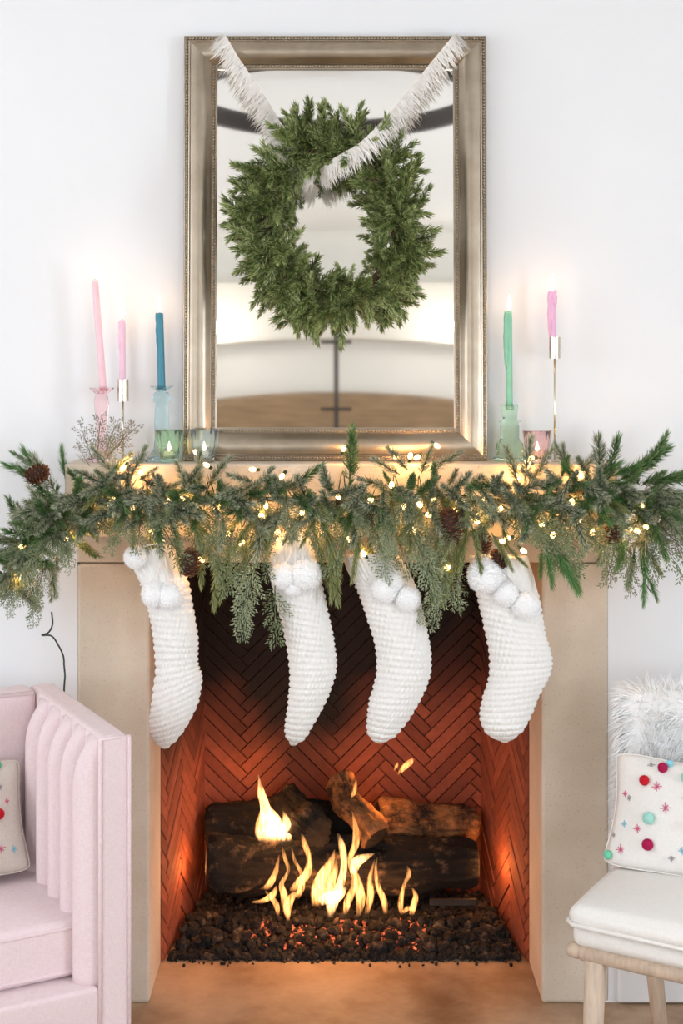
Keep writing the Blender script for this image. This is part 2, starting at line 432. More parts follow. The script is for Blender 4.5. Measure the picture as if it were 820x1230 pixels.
herringbone(wb, BX1-BX0, BH, lambda u, v, d: (BX0+u, BY1-d, v), (.425, -.03))
def side(name, xf, xb, sgn, flip):
    a = Vector((xf, BY0+.001, 0)); b = Vector((xb, BY1, 0)); L = (b-a).length; e = (b-a)/L
    nrm = Vector((e.y, -e.x, 0))*(1 if sgn > 0 else -1)      # towards the inside
    if nrm.x*sgn < 0: nrm = -nrm
    o = -nrm*.06
    vs = [a, b, b+o, a+o]; vs = [tuple(v) for v in vs]+[(v.x, v.y, BH+.05) for v in vs]
    w_ = fbx(name, MB().add(vs, [(0, 3, 2, 1), (4, 5, 6, 7), (0, 1, 5, 4), (1, 2, 6, 5), (2, 3, 7, 6), (3, 0, 4, 7)]), 'mortar_side')
    herringbone(w_, L, BH, lambda u, v, d: tuple(a+e*u+nrm*d+Vector((0, 0, v))), (L*.1, -.1), flip=flip)
side('wall_firebox_left', OX0-.008, BX0, 1, -1)
side('wall_firebox_right', OX1+.008, BX1, -1, 1)
struct('ceiling_firebox', MB().box(OX0-.1, OX1+.1, BY0, BY1+.06, BH+.05, BH+.1).box(OX0-.1, OX1+.1, BY0-.02, BY0+.03, 1.237, BH+.05), 'mortar')

# ------------------------------------------------------------------ logs
def log(name, p0, p1, r0, r1, mat, label, seed, knots=0):
    p0 = Vector(p0); p1 = Vector(p1); d = (p1-p0); L = d.length; d.normalize()
    b = Vector((0, 0, 1)); b = (b-d*b.dot(d)).normalized(); a = b.cross(d)
    root = thing(name, (p0+p1)/2-Vector((0, 0, max(r0, r1))), label, 'log', group=None)
    nr, ns = 80, 72; rings = []
    for i in range(nr+1):
        t = i/nr; r = r0+(r1-r0)*t; c = p0+d*L*t
        c = c+a*.024*noise.noise(Vector((t*2.6, seed, 0)))+b*.022*noise.noise(Vector((t*3, seed, 9)))
        ring = []
        for k in range(ns):
            th = 2*PI*k/ns; q = Vector((math.cos(th)*2.2, math.sin(th)*2.2, t*L*9+seed))
            rr = r*(1+.30*noise.noise(q*.6)+.20*noise.noise(Vector((math.cos(th)*6, math.sin(th)*6, t*L*10+seed)))+.07*noise.noise(q*5)+.13*(1-abs(noise.noise(Vector((math.cos(th)*5, math.sin(th)*5, t*L*12+seed*3))))*2.2)*.6)
            rr *= .94-.16*max(0, 1-min(i, nr-i)/4)**2
            ring.append(c+(a*math.cos(th)+b*math.sin(th))*rr)
        rings.append(ring)
    MB().rings(rings, False, False).build('bark', mat, root, world=True, smooth=True)
    for ri, sg in ((0, -1), (nr, 1)):
        c = sum((Vector(q) for q in rings[ri]), Vector())/ns; rs = [rings[ri]]
        for f in (.75, .5, .25, .02):
            rs.append([c+(q-c)*f+d*sg*.006*(1-f)+d*sg*.006*noise.noise(Vector(q)*60*f) for q in rings[ri]])
        MB().rings(rs, False, True).build('cut_end', 'log_end', root, world=True, smooth=True)
    return root
log('firewood_log', P(250, 1036, .47), P(573, 1040, .47), .083, .072, 'charred_log', 'largest charred black log lying across the front of the fire', 1)
log('firewood_log', P(248, 994, .58), P(425, 985, .58), .066, .060, 'charred_log', 'charred log on the left behind the tall upper flame', 5)
log('firewood_log', P(452, 986, .55), P(572, 992, .60), .062, .054, 'bark_log', 'rough barked log on the right glowing orange on top', 9)
log('firewood_log', P(382, 1000, .40), P(340, 962, .62), .054, .048, 'charred_log', 'short log seen end on in the middle of the fire', 13)
log('firewood_log', P(452, 1008, .42), P(402, 935, .56), .050, .040, 'bark_log', 'leaning split log propped up at the centre of the fire', 17)
mb = MB()
mb.box(*[P(516, 1087, .34).x, P(572, 1087, .34).x, .335, .347, P(516, 1087, .34).z, P(516, 1080, .34).z]).build('grate_bar', 'iron')
tag(bpy.context.scene.collection.objects['grate_bar'], 'short flat iron grate bar in front of the logs at right', 'grate')

# ------------------------------------------------------------------ lava rocks
def rock_mesh(seed, mat):
    rs = random.Random(seed); t = (1+5**.5)/2
    v = [Vector(q).normalized() for q in ((-1, t, 0), (1, t, 0), (-1, -t, 0), (1, -t, 0), (0, -1, t), (0, 1, t), (0, -1, -t), (0, 1, -t), (t, 0, -1), (t, 0, 1), (-t, 0, -1), (-t, 0, 1))]
    f = [(0, 11, 5), (0, 5, 1), (0, 1, 7), (0, 7, 10), (0, 10, 11), (1, 5, 9), (5, 11, 4), (11, 10, 2), (10, 7, 6), (7, 1, 8), (3, 9, 4), (3, 4, 2), (3, 2, 6), (3, 6, 8), (3, 8, 9), (4, 9, 5), (2, 4, 11), (6, 2, 10), (8, 6, 7), (9, 8, 1)]
    sc = Vector((rs.uniform(.8, 1.2), rs.uniform(.8, 1.2), rs.uniform(.65, .95)))
    return [Vector((p.x*sc.x, p.y*sc.y, p.z*sc.z))*rs.uniform(.75, 1.2) for p in v], f
RV = [rock_mesh(k, None) for k in range(8)]
def bed_h(x, y):
    t = max(0, min(1, (y-BY0-.02)/.13)); ed = 1-.25*abs((x-.03)/.5)
    return .006+.055*t*ed+.012*noise.noise(Vector((x*9, y*9, 3)))
def bed_x(y):
    t = (y-BY0)/(BY1-BY0); return OX0+.012+(BX0-OX0)*t, OX1-.012+(BX1-OX1)*t
mb = MB(); embers = MB()
def put(mbx, x, y, z, r):
    V, f = random.choice(RV); e = Euler((rnd(0, 6), rnd(0, 6), rnd(0, 6))).to_matrix()
    mbx.add([e @ p*r+Vector((x, y, z)) for p in V], f)
def flame_zone(x, y): return -.24 < x < .27 and 0.29 < y < .40
for k in range(4200):
    y = BY0+.02+(BY1-BY0-.07)*random.random()**1.25; a, b = bed_x(y); x = rnd(a+.008, b-.008)
    r = rnd(.006, .0125); z = max(r*.7, bed_h(x, y)-rnd(0, .012))
    put(embers if flame_zone(x, y) and random.random() < .45 else mb, x, y, z, r)
for k in range(70):
    put(mb, rnd(OX0+.03, OX1-.03), BY0+.02-abs(random.gauss(0, .022)), .004, rnd(.003, .006))
o = mb.build('lava_rock_bed', 'lava_rock'); o['kind'] = 'stuff'; tag(o, 'bed of small dark lava gravel covering the firebox floor', 'gravel')
o = embers.build('ember_bed', 'ember'); o['kind'] = 'stuff'; tag(o, 'small glowing red embers among the gravel under the flames', 'embers')
RM = []
for V, f in RV:
    RM.append(MB().add(V, f).mesh('lava_rock', 'lava_rock'))
for k in range(230):
    y = BY0+.03+.17*random.random(); a, b = bed_x(y); x = rnd(a+.018, b-.018); r = rnd(.011, .019)
    o = inst(random.choice(RM), 'lava_rock', None, (x, y, bed_h(x, y)+r*.35), Euler((rnd(0, 6), rnd(0, 6), rnd(0, 6))).to_matrix(), r)
    tag(o, 'rough dark lava rock lying on top of the firebox gravel', 'rock', 'larger lava rocks in the firebox')

# ------------------------------------------------------------------ fire
fire = thing('log_fire', (.0, .36, .06), 'tall orange and yellow flames licking up between the logs', 'fire')
def flame(pts, ws, Y, mat='flame_gas', dY=0):
    n = 26; s = PX(Y)
    q = catmull([P(a, b, Y+dY*(i/(len(pts)-1))) for i, (a, b) in enumerate(pts)], n)
    W = [max(.0006, p.x) for p in catmull([Vector((a*s/2, 0, 0)) for a in ws], n)]
    MB().tube(q, W, 14, .75).build('flame', mat, fire, world=True, smooth=True)
flame([(318, 1010), (319, 999), (320, 984), (318, 968), (314, 954), (312, 942), (310, 930)], [18, 20, 17, 12, 10, 5, 1], .43, 'flame_hot')
flame([(331, 1010), (331, 998), (329, 986), (324, 974), (319, 962)], [24, 25, 18, 9, 1], .43, 'flame_hot')
flame([(342, 1009), (343, 996), (343, 984), (340, 974)], [17, 15, 9, 1], .43, 'flame_hot')
flame([(312, 1008), (309, 995), (312, 980), (315, 966)], [8, 7, 4, 1], .42)
flame([(349, 1070), (358, 1062), (369, 1048), (371, 1030), (365, 1012), (362, 1001)], [5, 11, 10, 7, 7, 2], .33)
flame([(356, 1078), (362, 1066), (362, 1050), (354, 1034), (350, 1018)], [7, 8, 5, 4, 1], .35)
flame([(340, 1090), (341, 1075), (338, 1062), (346, 1046), (342, 1030), (339, 1017)], [5, 9, 6, 4, 5, 1], .34)
flame([(312, 1068), (322, 1064), (330, 1050), (333, 1038), (335, 1027)], [2, 8, 7, 4, 1], .34)
flame([(302, 1084), (316, 1082), (328, 1074), (332, 1064)], [2, 6, 8, 2], .33)
flame([(346, 1106), (345, 1090), (350, 1078), (360, 1070)], [3, 11, 9, 3], .32)
flame([(334, 1100), (332, 1088), (326, 1078), (318, 1070)], [3, 7, 6, 2], .325)
flame([(380, 1088), (381, 1070), (388, 1052), (397, 1036), (402, 1020)], [12, 16, 15, 9, 1], .34)
flame([(390, 1084), (396, 1066), (402, 1046), (404, 1030)], [9, 12, 8, 1], .345)
flame([(396, 1102), (399, 1084), (408, 1064), (413, 1040), (411, 1018), (406, 1001)], [6, 15, 11, 8, 9, 2], .33, 'flame_hot')
flame([(384, 1084), (394, 1078), (406, 1076), (416, 1066)], [10, 15, 13, 4], .335, 'flame_hot')
flame([(414, 1098), (418, 1082), (424, 1066), (421, 1050)], [5, 10, 7, 1], .335)
flame([(430, 1101), (433, 1080), (428, 1056), (420, 1034), (427, 1014), (427, 994), (423, 975)], [5, 12, 10, 6, 9, 7, 1], .33)
flame([(424, 1050), (428, 1036), (438, 1030), (450, 1025)], [8, 13, 9, 1], .335, 'flame_hot')
flame([(440, 1098), (445, 1076), (444, 1056), (450, 1032)], [5, 9, 6, 1], .345)
flame([(463, 1098), (461, 1082), (454, 1064), (451, 1044), (453, 1030)], [5, 8, 6, 4, 1], .34)
flame([(482, 1098), (481, 1084), (485, 1064), (491, 1050), (489, 1040)], [5, 7, 4, 6, 1], .33)
flame([(494, 1099), (497, 1086), (499, 1076), (495, 1067)], [6, 8, 6, 2], .33)
flame([(484, 1096), (490, 1091), (496, 1092)], [4, 6, 3], .33)
flame([(421, 960), (425, 952), (427, 941), (428, 936)], [1, 5, 4, 1], .42)
flame([(477, 931), (485, 922), (493, 915), (497, 911)], [2, 7, 7, 2], .45)
flame([(473, 927), (476, 920), (478, 915)], [1, 4, 1], .45)
def point(name, loc, power, col, rad, parent=None):
    l = bpy.data.lights.new(name, 'POINT'); l.energy = power; l.color = col; l.shadow_soft_size = rad
    o = bpy.data.objects.new(name, l); C.objects.link(o)
    if parent: o.parent = parent; loc = Vector(loc)-parent.location
    o.location = loc; return o
FC = (1, .37, .10)
for (x, y, z, e) in ((-.06, .29, .15, .16), (.10, .29, .15, .14), (-.16, .335, .20, .45), (.02, .33, .20, .6), (.18, .335, .17, .4), (-.17, .42, .40, .5), (-.395, .43, .20, .75), (.455, .43, .20, .75), (.06, .55, .43, .32), (-.24, .56, .43, .36), (.15, .46, .40, .7)):
    point('firelight', (x, y, z), e, FC, .035, fire)

# ------------------------------------------------------------------ mirror
TILT = math.radians(1.9)
Wm, Hm = .782, 1.098
mx = (402.5-HX)*PX(-.06)
mir = thing('wall_mirror', (mx, -.072, MZ+.001), 'large rectangular mirror with beaded champagne silver frame leaning above the mantel', 'mirror')
mir.rotation_euler = (-TILT, 0, 0)
FWid = .086
# frame profile (inward distance, forward distance): outer lip, hollow, swelling, inner lip
prof = [(0, -.032), (0, -.001), (.002, .001), (.0035, .001), (.0040, -.003), (.0115, -.003), (.0120, .003), (.015, .004), (.018, .0015), (.026, .004), (.038, .005), (.050, .003), (.060, -.003), (.067, -.011), (.070, -.013), (.0715, -.012), (.0720, -.017), (.0805, -.017), (.0810, -.013), (.0845, -.014), (.0845, -.030)]
cor = [(-Wm/2, 0), (Wm/2, 0), (Wm/2, Hm), (-Wm/2, Hm)]; inx = [(1, 1), (-1, 1), (-1, -1), (1, -1)]
for k in range(4):
    k2 = (k+1) % 4; r0 = []; r1 = []
    for (i, f) in prof:
        r0.append((cor[k][0]+inx[k][0]*i, -f, cor[k][1]+inx[k][1]*i)); r1.append((cor[k2][0]+inx[k2][0]*i, -f, cor[k2][1]+inx[k2][1]*i))
    rings = [[tuple(Vector(a).lerp(Vector(b), t/12)) for a, b in zip(r0, r1)] for t in range(13)]
    o = MB().rings(rings).build('frame_rail', 'silver_leaf', mir, smooth=True)
    m = o.modifiers.new('split', 'EDGE_SPLIT'); m.split_angle = math.radians(50)
def beads(inset, rad, fwd, step):
    m = MB(); x0, x1, z0, z1 = -Wm/2+inset, Wm/2-inset, inset, Hm-inset
    for (ax, az, bx, bz) in ((x0, z0, x1, z0), (x1, z0, x1, z1), (x1, z1, x0, z1), (x0, z1, x0, z0)):
        L = math.hypot(bx-ax, bz-az); n = int(L/step)
        for i in range(n): m.sphere((ax+(bx-ax)*i/n, -fwd, az+(bz-az)*i/n), rad, 7, 5)
    return m.build('bead_border', 'bead_metal', mir, smooth=True, kind='stuff')
beads(.0078, .0037, .0010, .0082); beads(.0763, .0036, -.0125, .0080)
MB().box(-Wm/2+.083, Wm/2-.083, .020, .024, .083, Hm-.083).build('glass', 'mirror_glass', mir)
MB().box(-Wm/2+.004, Wm/2-.004, .0245, .032, .004, Hm-.004).build('backing', 'frame_back', mir)

# ------------------------------------------------------------------ greenery meshes
def fir_sprig(name, mat, L, n, nl, nw, spread=(35, 60), tipw=1.0, side=True, seed=0, fwd=0):
    r = random.Random(seed); m = MB(); m.tip = []
    bend = r.uniform(-.12, .12)
    ax = lambda t: Vector((bend*L*t*t, .5*bend*L*t*t, L*t))
    m.tube([ax(t/5) for t in range(6)], [.0022*(1-.6*t/5) for t in range(6)], 5)
    for k in range(n):
        t = .06+.94*(k+r.random())/n; p = ax(min(1, t)); a = r.uniform(0, 2*PI); sp = math.radians(r.uniform(*spread))*(1-.55*max(0, t-.7)/.3)
        d = Vector((math.cos(a)*math.sin(sp), math.sin(a)*math.sin(sp), math.cos(sp))); l = nl*r.uniform(.75, 1.15)*(1-.25*t)
        s = d.cross(Vector((0, 0, 1))).normalized()*nw/2; u = d.cross(s).normalized()*nw*.35
        e = p+d*l+Vector((0, 0, l*.12)); q = p+d*l*.55; q_ = r.choice((.25, .6, .9, 1.2))
        m.add([p+s*.6, p-s*.6, q+s+u*.3, q-s+u*.3, q+u*1.6, e], [(0, 1, 3, 2), (0, 2, 4), (1, 4, 3), (2, 3, 5), (2, 5, 4), (3, 4, 5)],
              [0, 0]+[min(1, tipw*k_*q_) for k_ in (.4, .4, .5, 1)])
    return m.mesh(name, mat)
def cedar_sprig(name, mat, L, seed=0, dens=1.0, droop=.25, scale=1.0):
    """flat lacy frond: rib, alternate side ribs, scale leaves along each"""
    r = random.Random(seed); m = MB(); m.tip = []
    bend = r.uniform(-.15, .15)
    ax = lambda t: Vector((bend*L*t*t, 0, L*t))
    m.tube([ax(t/6) for t in range(7)], [.0019*(1-.6*t/6) for t in range(7)], 4)
    def leaf(p, d, l, w, tp):
        s = Vector((-d.z, r.uniform(-.4, .4), d.x)).normalized()*w
        m.add([p, p+d*l*.45+s, p+d*l, p+d*l*.45-s, p+d*l*.45+Vector((0, w*.8, 0))], [(0, 1, 4), (1, 2, 4), (2, 3, 4), (3, 0, 4), (0, 3, 2, 1)], [tp*.3, tp*.7, tp, tp*.7, tp*.8])
    nb = int(L/.0066*dens)
    for k in range(nb):
        t = .08+.9*k/nb; sg = 1 if k % 2 else -1; p = ax(t)
        bl = L*.25*(1-t)**.6*r.uniform(.35, 1.25)+.010
        a = math.radians(r.uniform(22, 56)); d = Vector((sg*math.sin(a), r.uniform(-.6, .6), math.cos(a))).normalized()
        nl = max(3, int(bl/.0042))
        for j in range(nl):
            u = (j+1)/nl; q = p+d*bl*u+Vector((0, 0, bl*.18*u*u))
            s2 = 1 if j % 2 else -1; b = math.radians(38)*s2*sg
            d2 = Vector((d.x*math.cos(b)+d.z*math.sin(b), d.y+r.uniform(-.3, .3), -d.x*math.sin(b)+d.z*math.cos(b))).normalized()
            leaf(q, d2, (.0105*(1-.4*u)+.003)*scale, .0014*scale, r.uniform(.3, 1))
        leaf(p+d*bl, d, .008*scale, .0015*scale, 1)
    return m.mesh(name, mat)
G = {}
G['fir'] = [fir_sprig('sprig', 'fir', .105, 130, .028, .0040, (35, 68), .85, seed=k) for k in range(4)]
G['fir_pale'] = [fir_sprig('sprig', 'fir_pale', .090, 130, .027, .0040, (35, 66), .9, seed=20+k) for k in range(2)]
G['frosted'] = [fir_sprig('sprig', 'frosted', .125, 230, .036, .0025, (34, 72), .95, seed=40+k) for k in range(4)]
G['green_fir'] = [fir_sprig('sprig', 'green_fir', .125, 210, .032, .0029, (34, 64), .7, seed=60+k) for k in range(3)]
G['pine'] = [fir_sprig('sprig', 'pine', .12, 190, .048, .0019, (16, 42), .8, seed=80+k) for k in range(3)]
G['spruce'] = [fir_sprig('sprig', 'spruce', .14, 260, .026, .0023, (22, 50), .8, seed=90+k) for k in range(3)]
G['cedar'] = [cedar_sprig('sprig', 'cedar', .17, seed=100+k, scale=1.25) for k in range(3)]
G['cedar_grey'] = [cedar_sprig('sprig', 'cedar_grey', .17, seed=110+k, scale=1.35) for k in range(3)]
G['juniper'] = [cedar_sprig('sprig', 'juniper', .13, seed=120+k, dens=.7, scale=1.15) for k in range(2)]
def orient(d, roll=0.0):
    z = Vector(d).normalized(); y = Vector((0, -1, 0)); y = y-z*y.dot(z)
    y = y.normalized() if y.length > 1e-4 else Vector((0, 0, 1))
    x = y.cross(z); M = Matrix((x, y, z)).transposed()
    return M @ Matrix.Rotation(roll, 3, 'Z')
def sprig(kind, parent, pos, d, scale=1.0, roll=None):
    nm = {'fir': 'fir_sprig', 'fir_pale': 'fir_sprig', 'frosted': 'frosted_sprig', 'green_fir': 'fir_sprig', 'pine': 'pine_sprig', 'spruce': 'spruce_sprig', 'cedar': 'cedar_sprig', 'cedar_grey': 'cedar_sprig', 'juniper': 'juniper_sprig'}[kind]
    return inst(random.choice(G[kind]), nm, parent, pos, orient(d, rnd(-.7, .7) if roll is None else roll), scale)

# ------------------------------------------------------------------ wreath
WY = -.150
wc = P(400, 266, WY)
wre = thing('wreath', (wc.x, WY, P(400, 405, WY).z), 'full round green fir wreath hanging in front of the mirror', 'wreath')
RO = 86*PX(WY)
MB().tube([(wc.x+RO*.92*math.cos(2*PI*k/48), WY, wc.z+RO*1.04*math.sin(2*PI*k/48)) for k in range(49)], .011, 8).build('wire_ring', 'twig', wre, world=True, smooth=True)
NW = 290
for k in range(NW):
    th = 2*PI*(k*.61803 % 1.0); layer = k % 5
    c = Vector((wc.x+RO*.95*math.cos(th), WY, wc.z+RO*1.08*math.sin(th)))
    rad = Vector((math.cos(th), 0, math.sin(th))); tan = Vector((-math.sin(th), 0, math.cos(th)))
    if layer == 0: ph = rnd(150, 200)       # inwards
    elif layer in (1, 2): ph = rnd(-35, 40)   # outwards
    else: ph = rnd(45, 140)                  # to the front
    a = math.radians(ph)
    d = rad*math.cos(a)+Vector((0, -1, 0))*abs(math.sin(a))*.8+tan*rnd(-.9, 1.1)
    d.y = max(-.9, min(d.y, .25)); d.normalize()
    pos = c+rad*rnd(-.030, .030)+Vector((0, rnd(-.034, .008), 0))
    sc = rnd(.72, 1.0) if layer in (1, 2) else (rnd(.52, .74) if layer == 0 else rnd(.7, .95))
    sprig('fir_pale' if random.random() < .24 else 'fir', wre, pos, d, sc, rnd(0, 6))

# ------------------------------------------------------------------ fringe ribbon over the mirror
def fringe(pts, name, label):
    q = catmull([P(a, b, Y) for a, b, Y in pts], 130)
    z0 = min(p.z for p in q)
    root = thing(name, (q[0].x, q[0].y, z0-.03), label, 'ribbon')
    m = MB(); f = MB(); vs = []; n = len(q)
    W = Vector((0, 0, .008))
    rings = []
    for i, p in enumerate(q):
        d = (q[min(i+1, n-1)]-q[max(i-1, 0)]).normalized(); s = d.cross(Vector((0, 1, 0))).normalized()
        if s.z < 0: s = -s
        tw = .003*math.sin(i*.35); o = Vector((0, tw, 0)); th = Vector((0, .0012, 0))
        rings.append([p+s*.004+o-th, p+s*.004+o+th, p-s*.002-o+th, p-s*.002-o-th])
        for j in range(7):
            b = p+d*rnd(-.003, .003)-s*rnd(-.005, .004)+Vector((0, -.002, 0)); l = rnd(.022, .056)
            dr = (-s*.75+Vector((0, 0, -.35))+d*rnd(-.35, .35)+Vector((0, rnd(-.40, .15), 0))).normalized()
            c1 = b+dr*l*.5+Vector((0, -rnd(0, .006), 0)); e = c1+dr*l*.5+Vector((rnd(-.009, .009), rnd(-.005, .005), -l*.12+rnd(-.004, .004)))
            x = d*.0013; y = Vector((0, .0008, 0))
            f.add([b-x, b+x, b+y, c1-x*1.4, c1+x*1.4, c1+y, e], [(0, 1, 4, 3), (1, 2, 5, 4), (2, 0, 3, 5), (3, 4, 6), (4, 5, 6), (5, 3, 6)])
    m.rings(rings).build('band', 'fringe_band', root, world=True)
    f.build('fringe_strands', 'fringe', root, world=True, kind='stuff')
fringe([(266, 41, -.03), (271, 47, -.096), (286, 72, -.105), (303, 97, -.11), (320, 122, -.115), (334, 146, -.12), (350, 168, -.135), (366, 196, -.15), (380, 208, -.165)], 'fringe_ribbon', 'white fringed ribbon hanging from the left of the mirror top, behind the wreath')
fringe([(549, 41, -.03), (543, 47, -.096), (520, 75, -.11), (497, 103, -.13), (474, 131, -.17), (455, 152, -.215), (432, 174, -.23), (408, 188, -.225), (391, 200, -.20), (382, 208, -.17)], 'fringe_ribbon', 'white fringed ribbon hanging from the right of the mirror top, across the wreath')

# ------------------------------------------------------------------ garland
GY = -.235
gar = thing('evergreen_garland', P(410, 640, GY), 'mixed frosted fir and cedar garland draped along the mantel front', 'garland')
spine_px = [(24, 690, -.14), (34, 650, -.16), (62, 628, -.19), (96, 604, -.215), (140, 592, -.23), (200, 602, -.235), (260, 598, -.235), (330, 600, -.235), (400, 604, -.235), (470, 596, -.235), (540, 596, -.235), (610, 602, -.235), (680, 592, -.235), (730, 592, -.215), (766, 602, -.19), (800, 606, -.17)]
spine = [P(*q) for q in spine_px]
sp = catmull(spine, 150)
MB().tube(sp, .006, 6).build('stem', 'twig', gar, world=True, smooth=True)
def gs(kind, px, py, ang, sc=1.0, Y=None, fw=.25, roll=None):
    """a cutting that starts at the spot and points at ang degrees (0 right, 90 up) and fw to the front"""
    Y = GY-.02 if Y is None else Y; a = math.radians(ang)
    sprig(kind, gar, P(px, py, Y), Vector((math.cos(a), -fw, math.sin(a))), sc, roll)
for i in range(330):
    t = i/330; p = sp[min(149, int(t*150))]; px = HX+p.x*F/(D+p.y)
    if px < 88 or px > 742: kinds = ['frosted', 'green_fir', 'frosted', 'cedar']
    else: kinds = ['frosted', 'frosted', 'green_fir', 'cedar', 'spruce', 'frosted']
    if 330 < px < 560: kinds += ['cedar', 'spruce', 'cedar_grey']
    if 690 < px: kinds += ['pine', 'green_fir']
    kd = random.choice(kinds)
    ang = random.choice([rnd(-20, 70), rnd(110, 200), rnd(200, 340), rnd(-40, 220)])
    if kd in ('spruce', 'cedar', 'cedar_grey') : ang = rnd(215, 325)
    q = p+Vector((rnd(-.012, .012), rnd(-.06, .015), rnd(-.045, .045)))
    a = math.radians(ang); s = rnd(.55, .85)
    if kd in ('frosted', 'green_fir') and 20 < ang % 360 < 160: s *= .72
    sprig(kd, gar, q, Vector((math.cos(a), -rnd(.15, .9), math.sin(a))), s)
for i in range(150):
    t = i/150; p = sp[min(149, 8+int(t*138))]; ang = rnd(0, 360); a = math.radians(ang)
    sprig(random.choice(['frosted', 'frosted', 'green_fir']), gar, p+Vector((rnd(-.012, .012), rnd(-.055, -.01), rnd(-.03, .035))), Vector((math.cos(a), -rnd(.7, 1.6), math.sin(a)*.9)), rnd(.5, .72))
# left cluster against the white wall
for a in [('green_fir', 62, 596, 140, .8), ('frosted', 66, 590, 120, .8), ('pine', 52, 572, 165, .75), ('pine', 60, 580, 130, .8), ('cedar', 58, 570, 150, .5), ('green_fir', 40, 560, 140, .5), ('pine', 78, 575, 95, .6),
          ('frosted', 50, 640, 215, .8), ('frosted', 44, 650, 245, .8), ('green_fir', 60, 640, 100, .6), ('green_fir', 36, 640, 120, .8), ('frosted', 30, 660, 190, .7), ('cedar', 40, 672, 235, .75),
          ('cedar', 30, 675, 250, .7), ('cedar', 52, 680, 265, .6), ('cedar', 20, 690, 215, .6), ('cedar', 36, 690, 285, .55), ('frosted', 60, 672, 280, .7), ('frosted', 70, 660, 265, .6), ('cedar_grey', 24, 668, 170, .5), ('cedar', 16, 700, 265, .5),
          ('frosted', 66, 690, 262, .5), ('frosted', 90, 650, 330, .6), ('green_fir', 84, 636, 310, .7), ('frosted', 20, 640, 100, .5), ('green_fir', 26, 625, 60, .6), ('green_fir', 98, 610, 160, .9)]: gs(*a, Y=rnd(-.2, -.14), fw=rnd(.05, .35))
# upright juniper and fir on the shelf
for a in [('juniper', 118, 556, 92, .95), ('juniper', 124, 552, 75, .85), ('juniper', 112, 556, 108, .85), ('juniper', 128, 550, 52, .9), ('juniper', 140, 540, 62, .6), ('juniper', 108, 560, 125, .5), ('cedar_grey', 130, 560, 80, .45), ('frosted', 130, 570, 40, .6)]: gs(*a, Y=-.17, fw=.05)
for a in [('green_fir', 420, 580, 90, 1.0), ('green_fir', 424, 570, 85, .8), ('frosted', 505, 570, 70, .6), ('frosted', 490, 565, 130, .6), ('frosted', 515, 565, 30, .7), ('frosted', 480, 570, 150, .6), ('frosted', 630, 578, 85, .85), ('frosted', 622, 580, 110, .75), ('frosted', 640, 576, 60, .7), ('frosted', 690, 570, 130, .7), ('frosted', 680, 564, 100, .5), ('frosted', 700, 566, 60, .6),
          ('frosted', 238, 586, 85, .7), ('frosted', 250, 585, 60, .7), ('frosted', 226, 590, 110, .6), ('green_fir', 340, 590, 30, .9), ('frosted', 300, 596, 50, .7), ('frosted', 156, 574, 60, .7), ('frosted', 134, 566, 130, .6), ('frosted', 722, 585, 95, 1.0), ('green_fir', 728, 580, 80, .9)]: gs(*a, Y=rnd(-.235, -.2), fw=rnd(.05, .3))
# hanging cuttings below the shelf
for a in [('spruce', 205, 620, 285, .95), ('spruce', 222, 612, 300, 1.1), ('cedar', 215, 610, 310, 1.0), ('spruce', 240, 640, 275, .9), ('spruce', 262, 660, 268, 1.0), ('cedar', 250, 630, 290, 1.0), ('spruce', 276, 650, 265, 1.0), ('cedar', 180, 606, 300, 1.0), ('spruce', 160, 610, 270, .7), ('pine', 186, 640, 268, .6), ('cedar', 150, 606, 250, .6), ('cedar', 236, 606, 320, .9),
          ('cedar_grey', 304, 640, 250, .9), ('cedar_grey', 308, 672, 256, 1.0), ('cedar_grey', 296, 705, 262, .75), ('cedar', 318, 630, 250, .9), ('cedar', 308, 640, 285, .7), ('cedar', 330, 700, 270, .9), ('spruce', 290, 630, 275, .9),
          ('spruce', 384, 620, 292, 1.1), ('spruce', 392, 640, 280, 1.2), ('spruce', 378, 640, 285, .9), ('spruce', 398, 655, 275, .9), ('cedar', 400, 610, 300, .9), ('spruce', 430, 640, 268, .8), ('spruce', 444, 640, 272, .9), ('cedar', 420, 620, 250, .9), ('cedar', 438, 612, 300, .9), ('spruce', 415, 640, 260, .8),
          ('cedar_grey', 470, 615, 280, .95), ('cedar_grey', 482, 610, 290, 1.1), ('cedar', 490, 620, 300, 1.1), ('cedar_grey', 500, 640, 285, 1.0), ('cedar_grey', 462, 630, 265, .85), ('cedar', 476, 630, 250, .7),
          ('spruce', 526, 640, 272, 1.1), ('spruce', 540, 640, 265, 1.2), ('cedar_grey', 532, 655, 282, .9), ('cedar_grey', 538, 690, 252, .8), ('cedar_grey', 530, 705, 232, .6), ('cedar', 545, 660, 275, .9), ('spruce', 552, 640, 260, .9), ('spruce', 562, 620, 262, .9), ('spruce', 580, 622, 275, .8),
          ('spruce', 566, 630, 285, .8), ('spruce', 590, 640, 300, .7), ('spruce', 556, 650, 255, .7), ('cedar', 600, 606, 330, 1.3), ('cedar', 610, 600, 318, 1.4), ('cedar', 620, 612, 322, 1.25), ('cedar', 636, 620, 312, 1.1), ('cedar', 640, 606, 335, 1.2), ('spruce', 600, 650, 320, .6), ('cedar', 650, 640, 300, .7),
          ('pine', 654, 654, 285, .75), ('pine', 668, 660, 296, .85), ('pine', 676, 668, 300, .7), ('pine', 650, 660, 270, .5), ('spruce', 355, 620, 250, .5), ('spruce', 345, 615, 290, .5)]: gs(*a, Y=rnd(-.30, -.25), fw=rnd(-.05, .12))
